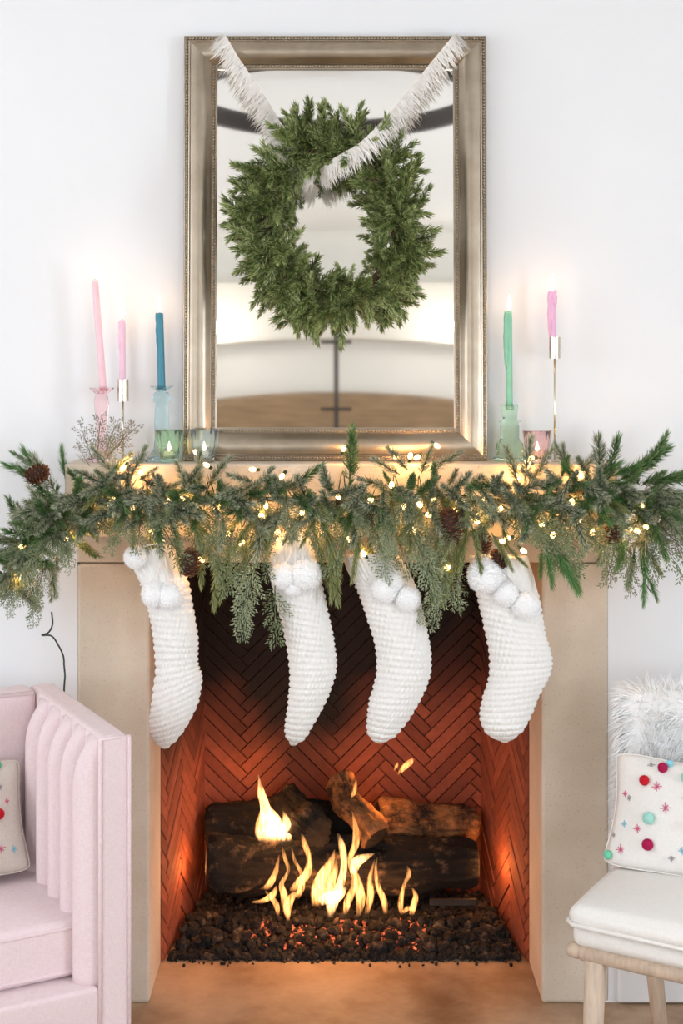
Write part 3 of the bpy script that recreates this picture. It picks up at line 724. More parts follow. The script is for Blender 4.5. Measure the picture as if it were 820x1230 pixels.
# right cluster reaching past the shelf
for a in [('green_fir', 742, 578, 30, 1.1), ('green_fir', 756, 572, 45, .9), ('green_fir', 776, 566, 60, .8), ('green_fir', 772, 580, 10, 1.1), ('frosted', 766, 590, 350, 1.0), ('green_fir', 786, 596, 0, .9), ('frosted', 780, 604, 335, .9), ('green_fir', 800, 590, 345, .8), ('frosted', 760, 610, 320, .9), ('pine', 786, 580, 20, .7),
          ('cedar', 760, 620, 290, 1.0), ('cedar', 772, 614, 305, 1.1), ('cedar', 750, 624, 270, 1.0), ('juniper', 782, 620, 312, 1.0), ('juniper', 790, 612, 325, .9), ('cedar', 742, 630, 262, .9), ('juniper', 756, 660, 275, .9), ('juniper', 746, 650, 260, .8), ('pine', 770, 650, 275, .7), ('pine', 762, 660, 262, .7), ('pine', 776, 690, 295, .5), ('pine', 772, 695, 275, .5), ('pine', 752, 646, 250, .6), ('frosted', 720, 620, 270, .9), ('frosted', 712, 610, 255, .9), ('green_fir', 730, 615, 285, .9), ('spruce', 764, 640, 300, .8), ('green_fir', 806, 606, 330, .7), ('cedar', 796, 606, 300, .9)]: gs(*a, Y=rnd(-.22, -.16), fw=rnd(-.02, .3))
MB().tube([P(x, y, -.19) for x, y in ((768, 670), (771, 684), (774, 700), (782, 712))], .0015, 5).build('twig', 'twig', gar, world=True)
# cones
def pinecone():
    m = MB(); core = MB()
    core.sphere((0, 0, 0), 1, 12, 8, (.55, .55, .95))
    for k in range(74):
        t = (k+.5)/74; th = k*2.39996; z = -.95+1.85*t; r = .60*math.sin(PI*min(1, .14+.80*t))**.75
        d = Vector((math.cos(th), math.sin(th), 0)); s = Vector((-math.sin(th), math.cos(th), 0))
        p = d*r*.6+Vector((0, 0, z)); e = d*(r+.20)+Vector((0, 0, z+.16)); w = .15
        m.add([p-s*w*.6, p+s*w*.6, e-s*w, e+s*w, e+Vector((0, 0, .07))+d*.02, p+Vector((0, 0, -.10))], [(0, 2, 3, 1), (0, 1, 4), (0, 4, 2), (1, 3, 4), (2, 4, 3), (0, 5, 2), (1, 3, 5), (2, 5, 3)])
    return m.mesh('scales', 'cone'), core.mesh('cone_core', 'cone_core', True)
CM, CC = pinecone()
for (x, y, Y, s, ang) in ((44, 570, -.2, 15, 25), (541, 632, -.30, 21, 95), (228, 677, -.29, 17, 80), (580, 652, -.27, 14, 100), (600, 672, -.275, 13, 120), (735, 642, -.26, 14, 80), (440, 625, -.275, 11, 60)):
    a = math.radians(ang); o = inst(CC, 'pine_cone', gar, P(x, y, Y), orient((math.cos(a), -.25, math.sin(a))), s*PX(Y))
    c = bpy.data.objects.new('scales', CM); C.objects.link(c); c.parent = o

# ------------------------------------------------------------------ string lights
bl_px = [(118, 622), (128, 612), (142, 600), (82, 648), (170, 570), (172, 606), (198, 603), (222, 600), (262, 610), (265, 596), (238, 545), (250, 560), (288, 612), (292, 650), (312, 618), (340, 570), (306, 564), (362, 618), (378, 608), (404, 594), (412, 541), (442, 602), (455, 612), (438, 667), (470, 585), (492, 550), (503, 548), (522, 534), (474, 548), (492, 640), (500, 638), (486, 606), (502, 604), (522, 602), (512, 618), (548, 612), (556, 602), (557, 600), (573, 618), (574, 628), (600, 614), (606, 650), (612, 646), (626, 660), (636, 556), (640, 550), (686, 600), (695, 570), (702, 566), (711, 642), (693, 628), (654, 630), (536, 684), (240, 670), (752, 634), (762, 636), (778, 634), (770, 604), (24, 690), (30, 655), (160, 612), (150, 560), (318, 604), (390, 640), (420, 650), (580, 600), (620, 570), (665, 640), (740, 640), (330, 640), (185, 640), (276, 640)]
slt = thing('string_lights', P(410, 650, -.26), 'string of small warm white bulbs woven through the garland', 'lights')
bm_ = MB().sphere((0, 0, .006), .0060, 10, 8, (1, 1, 1.7)).mesh('bulb', 'bulb', True)
sm_ = MB().lathe([(.0042, -.012), (.0046, 0), (.004, .001)], 8).mesh('socket', 'bulb_socket', True)
srt = sorted(bl_px); wpts = []
for k, (x, y) in enumerate(srt):
    Y = -.270 if 120 < x < 720 else -.215
    if y < 572: Y = -.2
    a = rnd(0, 2*PI); M = orient((math.cos(a), -.6, math.sin(a)))
    b = inst(bm_, 'bulb', slt, P(x, y, Y), M); s = bpy.data.objects.new('socket', sm_); C.objects.link(s); s.parent = b
    wpts.append(P(x, y*.6+.4*606, Y+.03))
    if k % 2 == 0: point('bulb_light', P(x, y, Y)+Vector((0, .012, 0)), .2, (1, .50, .16), .006, slt)
MB().tube(catmull(wpts, 300), .0014, 5).build('wire', 'wire_green', slt, world=True)
MB().tube(catmull([P(x, y, -.12) for x, y in ((62, 735), (63, 750), (58, 760), (50, 763), (62, 764), (70, 775), (76, 788), (77, 800), (78, 812), (77, 826), (77, 846))], 60), .0022, 6).build('lead_wire', 'wire_green', slt, world=True)

# ------------------------------------------------------------------ stockings
def pom_mesh(mat, n=900, seed=3):
    r = random.Random(seed); m = MB(); m.sphere((0, 0, 0), .91, 20, 14)
    for k in range(n):
        z = 1-2*(k+.5)/n; th = k*2.39996; q = math.sqrt(max(0, 1-z*z)); d = Vector((q*math.cos(th), q*math.sin(th), z))
        s = d.orthogonal().normalized(); s = Matrix.Rotation(r.uniform(0, 6), 3, d) @ s
        e = (d+s*r.uniform(-.22, .22)).normalized()*r.uniform(.95, 1.06); p = d*.84; u = d.cross(s)*.05
        m.add([p+s*.055, p-s*.055, p+u, e], [(0, 1, 3), (1, 2, 3), (2, 0, 3)])
    return m.mesh('pompom', mat)
POM = pom_mesh('pompom_white', 1600)
def stocking(L, R, poms, loop, label, Y=-.232, seed=0):
    zb = max(max(q[1] for q in L), max(q[1] for q in R))
    root = thing('christmas_stocking', P(sum(q[0] for q in L)/len(L)+25, zb, Y), label, 'stocking', group='white knitted stockings on the mantel')
    NR, NA = 190, 132
    l = catmull([P(a, b, Y) for a, b in L], NR); r = catmull([P(a, b, Y) for a, b in R], NR)
    cl = [(a+b)/2 for a, b in zip(l, r)]; acc = [0]
    for i in range(1, NR): acc.append(acc[-1]+(cl[i]-cl[i-1]).length)
    tot = acc[-1]; rings = []
    for i in range(NR):
        c = cl[i]; h = (r[i]-l[i])/2; hw = h.length; ax = h.normalized(); th = min(.034, hw*.62)
        s = acc[i]; endf = 1.0
        if tot-s < .03: endf = math.sqrt(max(0.0, 1-((.03-(tot-s))/.03)**2))*.6+.4
        if i == NR-1: endf = .05
        rowp = s/.0155; row = int(rowp); u = rowp-row; ridge = math.sin(PI*u)**.6
        cuff = s < .085
        ring = []
        for k in range(NA):
            a = 2*PI*k/NA
            st = .5+.5*math.cos(a*34/2*2 + (row % 2)*PI + (u-.5)*2.2)
            dsp = (.0062*ridge*(.35+.65*st)+.0016*noise.noise(Vector((a*3, s*60, seed)))) if not cuff else .0030*(.5+.5*math.cos(a*40))*1.0+.0022*noise.noise(Vector((a*5, s*70, seed)))
            ca, sa = math.cos(a), math.sin(a)
            ring.append(c+ax*ca*(hw*endf-.005+dsp)+Vector((0, 1, 0))*sa*(th*endf+dsp))
        rings.append(ring)
    MB().rings(rings).build('sock', 'yarn', root, world=True, smooth=True)
    for (x, y, rp) in poms:
        o = inst(POM, 'pompom', root, P(x, y, Y-.034), Euler((rnd(0, 6), rnd(0, 6), rnd(0, 6))).to_matrix(), rp*PX(Y))
    lx, ly = loop
    MB().tube(catmull([P(lx-3, ly+22, Y-.02), P(lx-5, ly+6, Y), P(lx, ly-3, Y+.01), P(lx+4, ly+6, Y), P(lx+3, ly+22, Y-.02)], 24), .0032, 7).build('hanging_loop', 'yarn', root, world=True, smooth=True)
    for (x, y, rp) in poms[:3]:
        mx_ = (lx+x)/2
        MB().tube(catmull([P(lx, ly+14, Y-.03), P(mx_+2, (ly+y)/2, Y-.040), P(x, y-rp*.6, Y-.038)], 14), .0022, 6).build('cord', 'yarn', root, world=True, smooth=True)
stocking([(154, 660), (159, 682), (168, 702), (176, 726), (183, 763), (186, 804), (182, 842), (179, 868), (183, 887), (190, 898)],
         [(212, 655), (219, 672), (225, 692), (232, 726), (238, 767), (238, 796), (243, 815), (238, 845), (222, 876), (205, 899)],
         [(163, 669, 15), (186, 714, 17), (203, 716, 18)], (192, 640), 'white knitted stocking with pompoms, nearest the pink sofa', seed=1)
stocking([(336, 640), (326, 658), (322, 681), (330, 719), (341, 763), (347, 804), (346, 838), (342, 868), (342, 884), (347, 895)],
         [(366, 636), (376, 656), (384, 687), (394, 733), (402, 772), (404, 804), (394, 838), (377, 870), (366, 888), (357, 895)],
         [(366, 690, 21), (342, 692, 18), (352, 704, 14)], (353, 628), 'white knitted stocking hung highest, second from the sofa', seed=2)
stocking([(410, 668), (416, 686), (426, 704), (438, 736), (450, 777), (451, 811), (443, 842), (440, 868), (441, 884), (449, 892)],
         [(474, 660), (490, 682), (502, 709), (511, 746), (518, 784), (516, 815), (503, 845), (484, 874), (472, 887), (461, 893)],
         [(462, 708, 18), (489, 719, 17), (472, 700, 13)], (448, 640), 'white knitted stocking half hidden under cedar sprigs, third from the sofa', seed=3)
stocking([(562, 668), (564, 688), (570, 709), (579, 746), (587, 787), (586, 815), (578, 842), (576, 864), (584, 882), (598, 891)],
         [(634, 668), (641, 690), (650, 726), (655, 760), (663, 788), (661, 809), (648, 835), (637, 862), (626, 880), (613, 892)],
         [(583, 691, 23), (607, 713, 17), (630, 727, 18)], (580, 650), 'white knitted stocking with three large pompoms nearest the chair', seed=4)

# ------------------------------------------------------------------ candles and holders on the mantel
def candle(px, py_top, py_bot, Y, wpx, mat, label, lean=0, drip=None):
    p = P(px, py_bot, Y); H = (py_bot-py_top)*PX(Y); r = wpx/2*PX(Y)
    root = thing('taper_candle', p, label, 'candle')
    m = MB(); n = 20; rings = []
    for i in range(21):
        t = i/20; rr = r*(1-.12*t)
        if i == 20: rr *= .82
        ring = []
        for k in range(n):
            a = 2*PI*k/n; q = rr
            ring.append((lean*H*t+q*math.cos(a), q*math.sin(a), H*t))
        rings.append(ring)
    b = m.rings(rings).build('wax_body', mat, root, smooth=True)
    if drip:
        for (z0, z1, off, wd) in drip:
            pts = []; rs = []
            for i in range(12):
                t = i/11; z = H*(1-z0-(z1-z0)*t)
                pts.append((lean*z+off*r*math.cos(.4*math.sin(t*5))*(1-.1*t), -.5*r+.2*r*math.sin(t*7+off), z)); rs.append(r*wd*(.35+.65*math.sin(PI*min(1, .12+t*.88)))*(1+.18*math.sin(t*19+off)))
            MB().tube(pts, rs, 8).build('wax_drip', mat, root, smooth=True)
    MB().tube([(lean*H, 0, H-.001), (lean*H+.001, 0, H+.008)], .0007, 5).build('wick', 'wick', root)
    fl = MB().lathe([(.0006, .004), (.0032, .009), (.0048, .015), (.0042, .022), (.0026, .030), (.0010, .038), (.0002, .043)], 12, (lean*H, 0, H)).build('flame', 'candle_flame', root, smooth=True)
    point('candle_light', p+Vector((lean*H, 0, H+.022)), .16, (1, .55, .30), .006, root)
    return root
MT = MZ
def glass_holder(px, py_rim, Y, mat, prof, label, n=40, flute=None):
    p = P(px, 550, Y); top = P(px, py_rim, Y).z; H = top-MT
    m = MB(); pr = [(r*PX(Y), z*H) for r, z in prof]
    # solid glass body with a shallow socket at the top
    pr = [(1e-4, 0)]+pr+[(4.6*PX(Y), H), (4.4*PX(Y), H-.014), (1e-4, H-.0145)]
    o = m.lathe(pr, n, (p.x, Y, MT+.0005), flute=flute).build('candle_holder', mat, smooth=True)
    return tag(o, label, 'candle holder'), H
def stick_holder(px, py0, py1, Y, label, rp=7):
    p = P(px, 550, Y); top = P(px, py0, Y).z; bot = P(px, py1, Y).z; s = PX(Y)
    root = thing('candlestick', (p.x, Y, MT+.0005), label, 'candle holder')
    h = bot-MT
    MB().lathe([(rp*s, h), (rp*s, top-MT), (rp*s-.0012, top-MT), (rp*s-.0012, h+.004), (1e-4, h+.004)], 28).build('cup', 'brass', root, smooth=True).modifiers.new('e', 'EDGE_SPLIT')
    MB().lathe([(.0028, .004), (.0028, h+.001)], 12).build('stem', 'brass', root, smooth=True)
    MB().lathe([(.032, 0), (.032, .003), (.030, .005), (.004, .006)], 28).build('base', 'brass', root, smooth=True).modifiers.new('e', 'EDGE_SPLIT')
bottle = [(17, 0), (17, .04), (14, .09), (9, .16), (8, .3), (8.5, .5), (8, .68), (6.5, .76), (10, .80), (10.5, .86), (9, .90), (6, .93), (8, .96), (13.5, .99), (13.5, 1)]
glass_holder(122, 466, -.085, 'glass_pink', [(17, 0), (17, .04), (9, .1), (6, .3), (7, .6), (9, .8), (7, .92), (14, .985), (14.5, 1)], 'pink glass candle holder with flared rim, farthest left on the mantel', flute=(10, .04))
candle(124, 336, 469, -.085, 9, 'wax_pink', 'tallest pale pink taper candle, leaning left', lean=-.075)
stick_holder(147.5, 456, 482, -.075, 'slim brushed metal candlestick between the pink and blue glass holders')
candle(147, 384, 474, -.075, 8, 'wax_lilac', 'short dripping pink taper candle beside the blue one', drip=[(.02, .45, -.8, .5)])
glass_holder(194, 464, -.07, 'glass_blue', bottle, 'pale blue glass candle holder behind the green votive cup', flute=(8, .04))
candle(194, 376, 467, -.07, 9.5, 'wax_blue', 'deep teal blue taper candle left of the mirror', lean=-.025, drip=[(.0, .5, -.75, .4), (0, .3, .6, .4)])
glass_holder(612, 486, -.07, 'glass_green', [(20, 0), (20, .05), (17, .1), (16, .3), (12, .36), (11, .40), (11, .62), (9, .66), (13, .70), (8, .74), (9, .86), (10, .92), (9.5, 1)], 'pale green glass candle holder right of the mirror', flute=(8, .03))
candle(611.5, 374, 488, -.07, 8.5, 'wax_green', 'sea green taper candle with thick wax drips', lean=-.004, drip=[(0, .58, -.95, .75), (.02, .42, -.5, .6), (.1, .62, -1.2, .5), (0, .25, .5, .4)])
stick_holder(666, 405, 431, -.075, 'slim tall brass candlestick farthest right on the mantel')
candle(663.5, 350, 420, -.075, 9.5, 'wax_orchid', 'orchid pink taper candle in the tall brass candlestick', drip=[(0, .75, -.8, .6), (0, .6, -.2, .6), (-.02, .3, .5, .6), (.02, .8, -1.1, .4)])
def votive(px, py_rim, py_base, Y, wt, wb, mat, label, tl):
    p = P(px, py_base, Y); s = PX(Y); H = (py_base-py_rim)*s
    o = MB().lathe([(1e-4, 0), (wb*s*.8, 0), (wb*s*.86, .004), (wb*s*.8, .007), ((wb+wt)/2*s*.98, H*.5), (wt*s, H*.97), (wt*s, H), (wt*s-.003, H), ((wb+wt)/2*s-.004, H*.5), (wb*s*.72, .010), (1e-4, .010)], 48, (p.x, Y, MT+.0005), flute=(12, .035)).build('votive_cup', mat, smooth=True)
    tag(o, label, 'votive cup')
    root = thing('tealight', (p.x, Y, MT+.011), tl, 'candle')
    MB().lathe([(1e-4, 0), (.0125, 0), (.0125, .014), (1e-4, .0135)], 20).build('wax_body', 'wax_white', root, smooth=True)
    MB().tube([(0, 0, .013), (0, 0, .018)], .0008, 5).build('wick', 'wick', root)
    MB().lathe([(.0006, .016), (.0036, .020), (.0046, .025), (.0028, .032), (.0003, .040)], 12).build('flame', 'candle_flame', root, smooth=True)
    point('tealight_light', Vector((p.x, Y, MT+.036)), .15, (1, .55, .28), .005, root)
votive(203, 517, 556, -.118, 17, 13.5, 'glass_mint', 'green pressed glass votive cup at the left mirror corner', 'small white tealight burning inside the green votive cup')
votive(245, 516, 556, -.118, 17.5, 13.5, 'glass_pale', 'pale blue pressed glass votive cup in front of the mirror frame', 'small white tealight burning inside the pale blue votive cup')
votive(645, 514, 552, -.118, 17, 13.5, 'glass_rose', 'rose pink pressed glass votive cup beside the tall brass candlestick', 'small white tealight burning inside the rose pink votive cup')
o = MB().lathe([(1e-4, 0), (.020, 0), (.021, .004), (.014, .010), (.006, .013), (1e-4, .014)], 28, (P(184, 550, -.105).x, -.105, MT+.0005)).build('glass_dish', 'glass_clear', smooth=True)
tag(o, 'tiny clear glass dish beside the green votive cup', 'dish')

# ------------------------------------------------------------------ sofa
SA = math.radians(28)
sofa = thing('sofa', (-.443, -.62, 0), 'pale pink linen sofa with channel tufted arm and piping', 'sofa', SA)
AT, AH, SD, SWd = .066, .868, .56, 1.7
def soft_box(x0, x1, y0, y1, z0, z1, r, puff=(0, 0, 0), n=10):
    """rounded box with a little crown on its faces"""
    m = MB(); cx, cy, cz = (x0+x1)/2, (y0+y1)/2, (z0+z1)/2; hx, hy, hz = (x1-x0)/2, (y1-y0)/2, (z1-z0)/2
    def lattice(h):
        c = [-h, -h+r*.3, -h+r*.7, -h+r]; k = max(2, n)
        mid = [-h+r+(2*h-2*r)*i/k for i in range(1, k)]
        return c+mid+[h-r, h-r*.7, h-r*.3, h]
    xs, ys, zs = lattice(hx), lattice(hy), lattice(hz)
    def pt(x, y, z):
        q = Vector((max(-hx+r, min(hx-r, x)), max(-hy+r, min(hy-r, y)), max(-hz+r, min(hz-r, z)))); d = Vector((x, y, z))-q
        p = q+(d.normalized()*r if d.length > 1e-9 else d)
        ux, uy, uz = 1-(x/hx)**2, 1-(y/hy)**2, 1-(z/hz)**2
        p.x += (1 if x > 0 else -1)*puff[0]*uy*uz*(abs(x/hx) > .99); p.y += (1 if y > 0 else -1)*puff[1]*ux*uz*(abs(y/hy) > .99); p.z += (1 if z > 0 else -1)*puff[2]*ux*uy*(abs(z/hz) > .99)
        return (p.x+cx, p.y+cy, p.z+cz)
    def face(A, B, fn, flip):
        na, nb = len(A), len(B); vs = [fn(a, b) for a in A for b in B]
        fs = [(i*nb+j, (i+1)*nb+j, (i+1)*nb+j+1, i*nb+j+1) for i in range(na-1) for j in range(nb-1)]
        if flip: fs = [f[::-1] for f in fs]
        m.add(vs, fs)
    face(xs, ys, lambda a, b: pt(a, b, hz), False); face(xs, ys, lambda a, b: pt(a, b, -hz), True)
    face(ys, zs, lambda a, b: pt(hx, a, b), False); face(ys, zs, lambda a, b: pt(-hx, a, b), True)
    face(zs, xs, lambda a, b: pt(b, hy, a), False); face(zs, xs, lambda a, b: pt(b, -hy, a), True)
    return m
def weld(o):
    m = o.modifiers.new('weld', 'WELD'); m.merge_threshold = .0002; return o
for sx in (0, 1):
    x1 = 0 if sx == 0 else -SWd+AT; x0 = x1-AT
    weld(soft_box(x0, x1, 0, SD, .10, AH, .014, n=6).build('arm', 'linen_pink', sofa, smooth=True))
    xi = x0 if sx == 0 else x1; sg = -1 if sx == 0 else 1
    nch = 5; cw = (SD-.095)/nch
    for k in range(nch):
        y0 = .012+k*cw; rings = []; nz = 26
        for i in range(nz+1):
            t = i/nz; z = .325+(AH-.006-.325)*t; dep = .045*(1-max(0, (t-.78)/.22)**2.4)+.001
            ring = []
            for j in range(7):
                u = j/14; ring.append((xi+sg*(dep*math.sin(PI*u)**.5+.0), y0+cw*u, z))
            ring += [(xi-sg*.01, y0+cw, z), (xi-sg*.01, y0, z)]
            rings.append(ring)
        MB().rings(rings).build('channel', 'linen_pink', sofa, smooth=True)
    for xx in (x0, x1):
        MB().tube([(xx, .002, .10), (xx, .002, AH-.010), (xx*.99+(x0+x1)/2*.01, .006, AH-.004)], .0045, 8).build('piping', 'piping_pink', sofa, smooth=True)
    MB().tube([(x0, .004, AH-.006), (x1, .004, AH-.006)], .004, 8).build('piping', 'piping_pink', sofa, smooth=True)
weld(soft_box(-SWd+AT, -AT, SD-.085, SD, .10, AH+.004, .02, n=6).build('back', 'linen_pink', sofa, smooth=True))
MB().tube([(-SWd+AT, SD-.085, AH-.002), (-AT-.01, SD-.085, AH-.002)], .0045, 8).build('piping', 'piping_pink', sofa, smooth=True)
weld(soft_box(-SWd+AT, -AT-.001, .0, SD-.085, .10, .330, .010, n=6).build('seat_base', 'linen_pink', sofa, smooth=True))
cu = weld(soft_box(-SWd+AT+.035, -AT-.012, .07, SD-.09, .331, .455, .020, (0, .012, .014), n=14).build('seat_cushion', 'linen_pink', sofa, smooth=True))
for z in (.347, .441):
    MB().tube([(-SWd+AT+.04, .072, z), (-AT-.030, .070, z), (-AT-.016, .080, z), (-AT-.014, SD-.1, z)], .0045, 8).build('piping', 'piping_pink', cu, smooth=True)
for x in (-.06, -SWd+.06):
    for y in (.05, SD-.05): MB().lathe([(.016, 0), (.024, .10)], 14, (x, y, 0.0005)).build('leg', 'pale_wood', sofa, smooth=True)

# ------------------------------------------------------------------ pillows
def pillow(root, w_, h_, t_, mat, ears=.05):
    m = MB(); N = 28; front = []; back = []
    for i in range(N+1):
        for j in range(N+1):
            u = i/N*2-1; v = j/N*2-1
            x = w_/2*u*(1-.09*(1-v*v)*abs(u)**2)*(1-.06*(u*v)**6); z = h_/2*v*(1-.12*(1-u*u)*abs(v)**2)*(1-.12*(u*v)**6)
            th = t_/2*max(0, (1-u**4))**.55*max(0, (1-v**4))**.55*(.62+.38*(1-u*u)*(1-v*v))
            wr = .004*noise.noise(Vector((u*3, v*3, w_*7)))*(1-u*u)
            front.append((x, -th+wr, z)); back.append((x, th+wr, z))
    fs = [(i*(N+1)+j, (i+1)*(N+1)+j, (i+1)*(N+1)+j+1, i*(N+1)+j+1) for i in range(N) for j in range(N)]
    m.add(front, fs); m.add(back, [f[::-1] for f in fs])
    o = weld(m.build('cover', mat, root, smooth=True))
    def surf(u, v):
        x = w_/2*u*(1-.09*(1-v*v)*abs(u)**2)*(1-.06*(u*v)**6); z = h_/2*v*(1-.12*(1-u*u)*abs(v)**2)*(1-.12*(u*v)**6)
        th = t_/2*max(0, (1-u**4))**.55*max(0, (1-v**4))**.55*(.62+.38*(1-u*u)*(1-v*v))
        return Vector((x, -th+.004*noise.noise(Vector((u*3, v*3, w_*7)))*(1-u*u), z))
    pe = [surf(-1+2*i/40, -1) for i in range(41)]+[surf(1, -1+2*i/40) for i in range(1, 41)]+[surf(1-2*i/40, 1) for i in range(1, 41)]+[surf(-1, 1-2*i/40) for i in range(1, 41)]
    MB().tube(pe, .0018, 6).build('seam', mat, root, smooth=True)
    return surf
POMC = {c: pom_mesh('felt_'+c, 420, 5) for c in ('red', 'berry', 'mint', 'sky', 'green')}
def deco(root, surf, poms, stars):
    for (u, v, r, c) in poms:
        o = bpy.data.objects.new('pompom', POMC[c]); C.objects.link(o); o.parent = root; o.location = surf(u, v)+Vector((0, -r*.55, 0)); o.scale = (r, r*.85, r)
    for (u, v, r, c) in stars:
        m = MB(); p = surf(u, v)+Vector((0, -.0012, 0))
        for k in range(4):
            a = PI*k/4+.2; l = r*(1 if k % 2 == 0 else .7)
            e1 = surf(u, v); d = Vector((math.cos(a)*l, 0, math.sin(a)*l))
            m.tube([p-d, p+Vector((0, -.0008, 0)), p+d], .0009, 5)
        m.build('embroidered_star', 'thread_'+c, root)

# ------------------------------------------------------------------ chair
CA = math.radians(-31)
ch = thing('side_chair', (.5025, -.66, 0), 'pale wood chair with cream linen seat cushion beside the fireplace', 'chair', CA)
CW, CD = .58, .50
def dowel(name, a, b, r, r2=None, smooth=True): return MB().tube([a, b], [r, r2 or r], 14).build(name, 'pale_wood', ch, smooth=smooth)
RZc = .405
MB().tube([(-.012, .03, RZc), (-.008, .03, RZc), (.0, .03, RZc), (.016, .03, RZc), (.019, .03, RZc), (.022, .03, RZc), (CW-.022, .03, RZc), (CW, .03, RZc), (CW+.01, .03, RZc)], [.008, .014, .0165, .0165, .013, .018, .018, .0165, .008], 16).build('front_rail', 'pale_wood', ch, smooth=True)
dowel('back_rail', (.01, CD-.03, RZc), (CW-.01, CD-.03, RZc), .017)
for x in (.045, CW-.045): dowel('side_rail', (x, .03, RZc-.006), (x, CD-.03, RZc-.006), .015)
for x, dx in ((.052, -.012), (CW-.052, .012)):
    MB().tube([(x+dx, .025, .0005), (x, .032, RZc-.012)], [.020, .024], 10).build('leg', 'pale_wood', ch, smooth=True)
    xr = x-.032 if x < .2 else x+.032
    MB().tube([(xr-dx*2.6, CD-.01, .0005), (xr, CD-.035, RZc-.012)], [.019, .023], 10).build('leg', 'pale_wood', ch, smooth=True)
dowel('stretcher', (.022, CD-.03, .335), (CW-.022, CD-.03, .335), .016)
for x in (.0, CW): dowel('back_post', (x, CD-.032, RZc-.01), (x, CD+.035, .84), .018, .015)
o = weld(soft_box(-.035, CW+.02, CD-.05, CD-.012, .44, .85, .016, (0, .01, 0), n=8).build('backrest', 'linen_oat', ch, smooth=True)); 
cu = weld(soft_box(.004, CW-.004, .012, CD-.055, RZc+.012, .468, .020, (.006, .006, .0), n=12).build('seat_cushion', 'linen_white', ch, smooth=True))
weld(soft_box(-.004, CW+.004, .004, CD-.05, .460, .508, .024, (.008, .008, .018), n=14).build('cushion_top', 'linen_white', ch, smooth=True))
MB().tube([(-.004, CD-.09, .470), (-.006, .02, .470), (.012, .002, .470), (CW-.01, .000, .470), (CW+.004, .02, .470)], .005, 7).build('piping', 'linen_white', ch, smooth=True)

# fur throw over the chair back
fur = thing('fur_throw', (ch.location.x, ch.location.y, .45), 'long haired white fur throw draped over the chair back', 'throw', CA)
def fsurf(u, v):
    """u across 0..1, v from front hem 0 over the top .58 to the rear hem 1 (local to the chair, z from the floor)"""
    x = -.030+u*(CW+.07); zt = .862+.008*math.sin(u*9)
    yf, yb = CD-.072, CD+.012
    if v < .5: z = .49+(zt-.02-.49)*v/.5; y = yf
    elif v < .62:
        a = (v-.5)/.12*PI; y = (yf+yb)/2-(yb-yf)/2*math.cos(a); z = zt-.02+.035*math.sin(a)
    else: z = zt-.02-(v-.62)/.38*.30; y = yb
    return Vector((x, y+.006*noise.noise(Vector((u*5, v*6, 2))), z-.45))
N1, N2 = 24, 60; vs = [fsurf(i/N1, j/N2) for i in range(N1+1) for j in range(N2+1)]
hm = MB().add(vs, [(i*(N2+1)+j, (i+1)*(N2+1)+j, (i+1)*(N2+1)+j+1, i*(N2+1)+j+1) for i in range(N1) for j in range(N2)])
o = hm.build('hide', 'fur', fur, smooth=True); m = o.modifiers.new('s', 'SOLIDIFY'); m.thickness = .006; m.offset = 0
mb = MB()
for k in range(15000):
    u = random.random(); v = random.random()
    if random.random() < .10: u = random.choice((rnd(0, .02), rnd(.98, 1)))
    p = fsurf(u, v); e = .004; nn = (fsurf(u, min(1, v+e))-p).cross(fsurf(min(1, u+e), v)-p) if (v < 1-e and u < 1-e) else Vector((0, -1, 0))
    nn = nn.normalized() if nn.length > 1e-9 else Vector((0, -1, 0))
    if v < .5 and nn.y > 0: nn = -nn
    if v > .62 and nn.y < 0: nn = -nn
    if .5 <= v <= .62 and nn.z < 0: nn = -nn
    q = noise.noise_vector(Vector((u*5, v*5, 1)))
    out = Vector(((-.8 if u < .06 else (.8 if u > .94 else 0)), 0, 0))
    lie = Vector((q.x*1.2-.25, 0, -.55+q.z*.8))
    d = (nn*rnd(.55, 1.0)+lie*.8+out+Vector((rnd(-.35, .35), rnd(-.1, .1), rnd(-.35, .35)))).normalized(); l = rnd(.028, .050)
    s = d.cross(Vector((rnd(-1, 1), rnd(-1, 1), rnd(-1, 1)))).normalized()*.0013; c1 = p+d*l*.55; e = c1+(d+Vector((0, 0, -.35))).normalized()*l*.45
    mb.add([p-s, p+s, c1+s*.8, c1-s*.8, e], [(0, 1, 2, 3), (3, 2, 4)])
mb.build('fur_strands', 'fur', fur, kind='stuff')

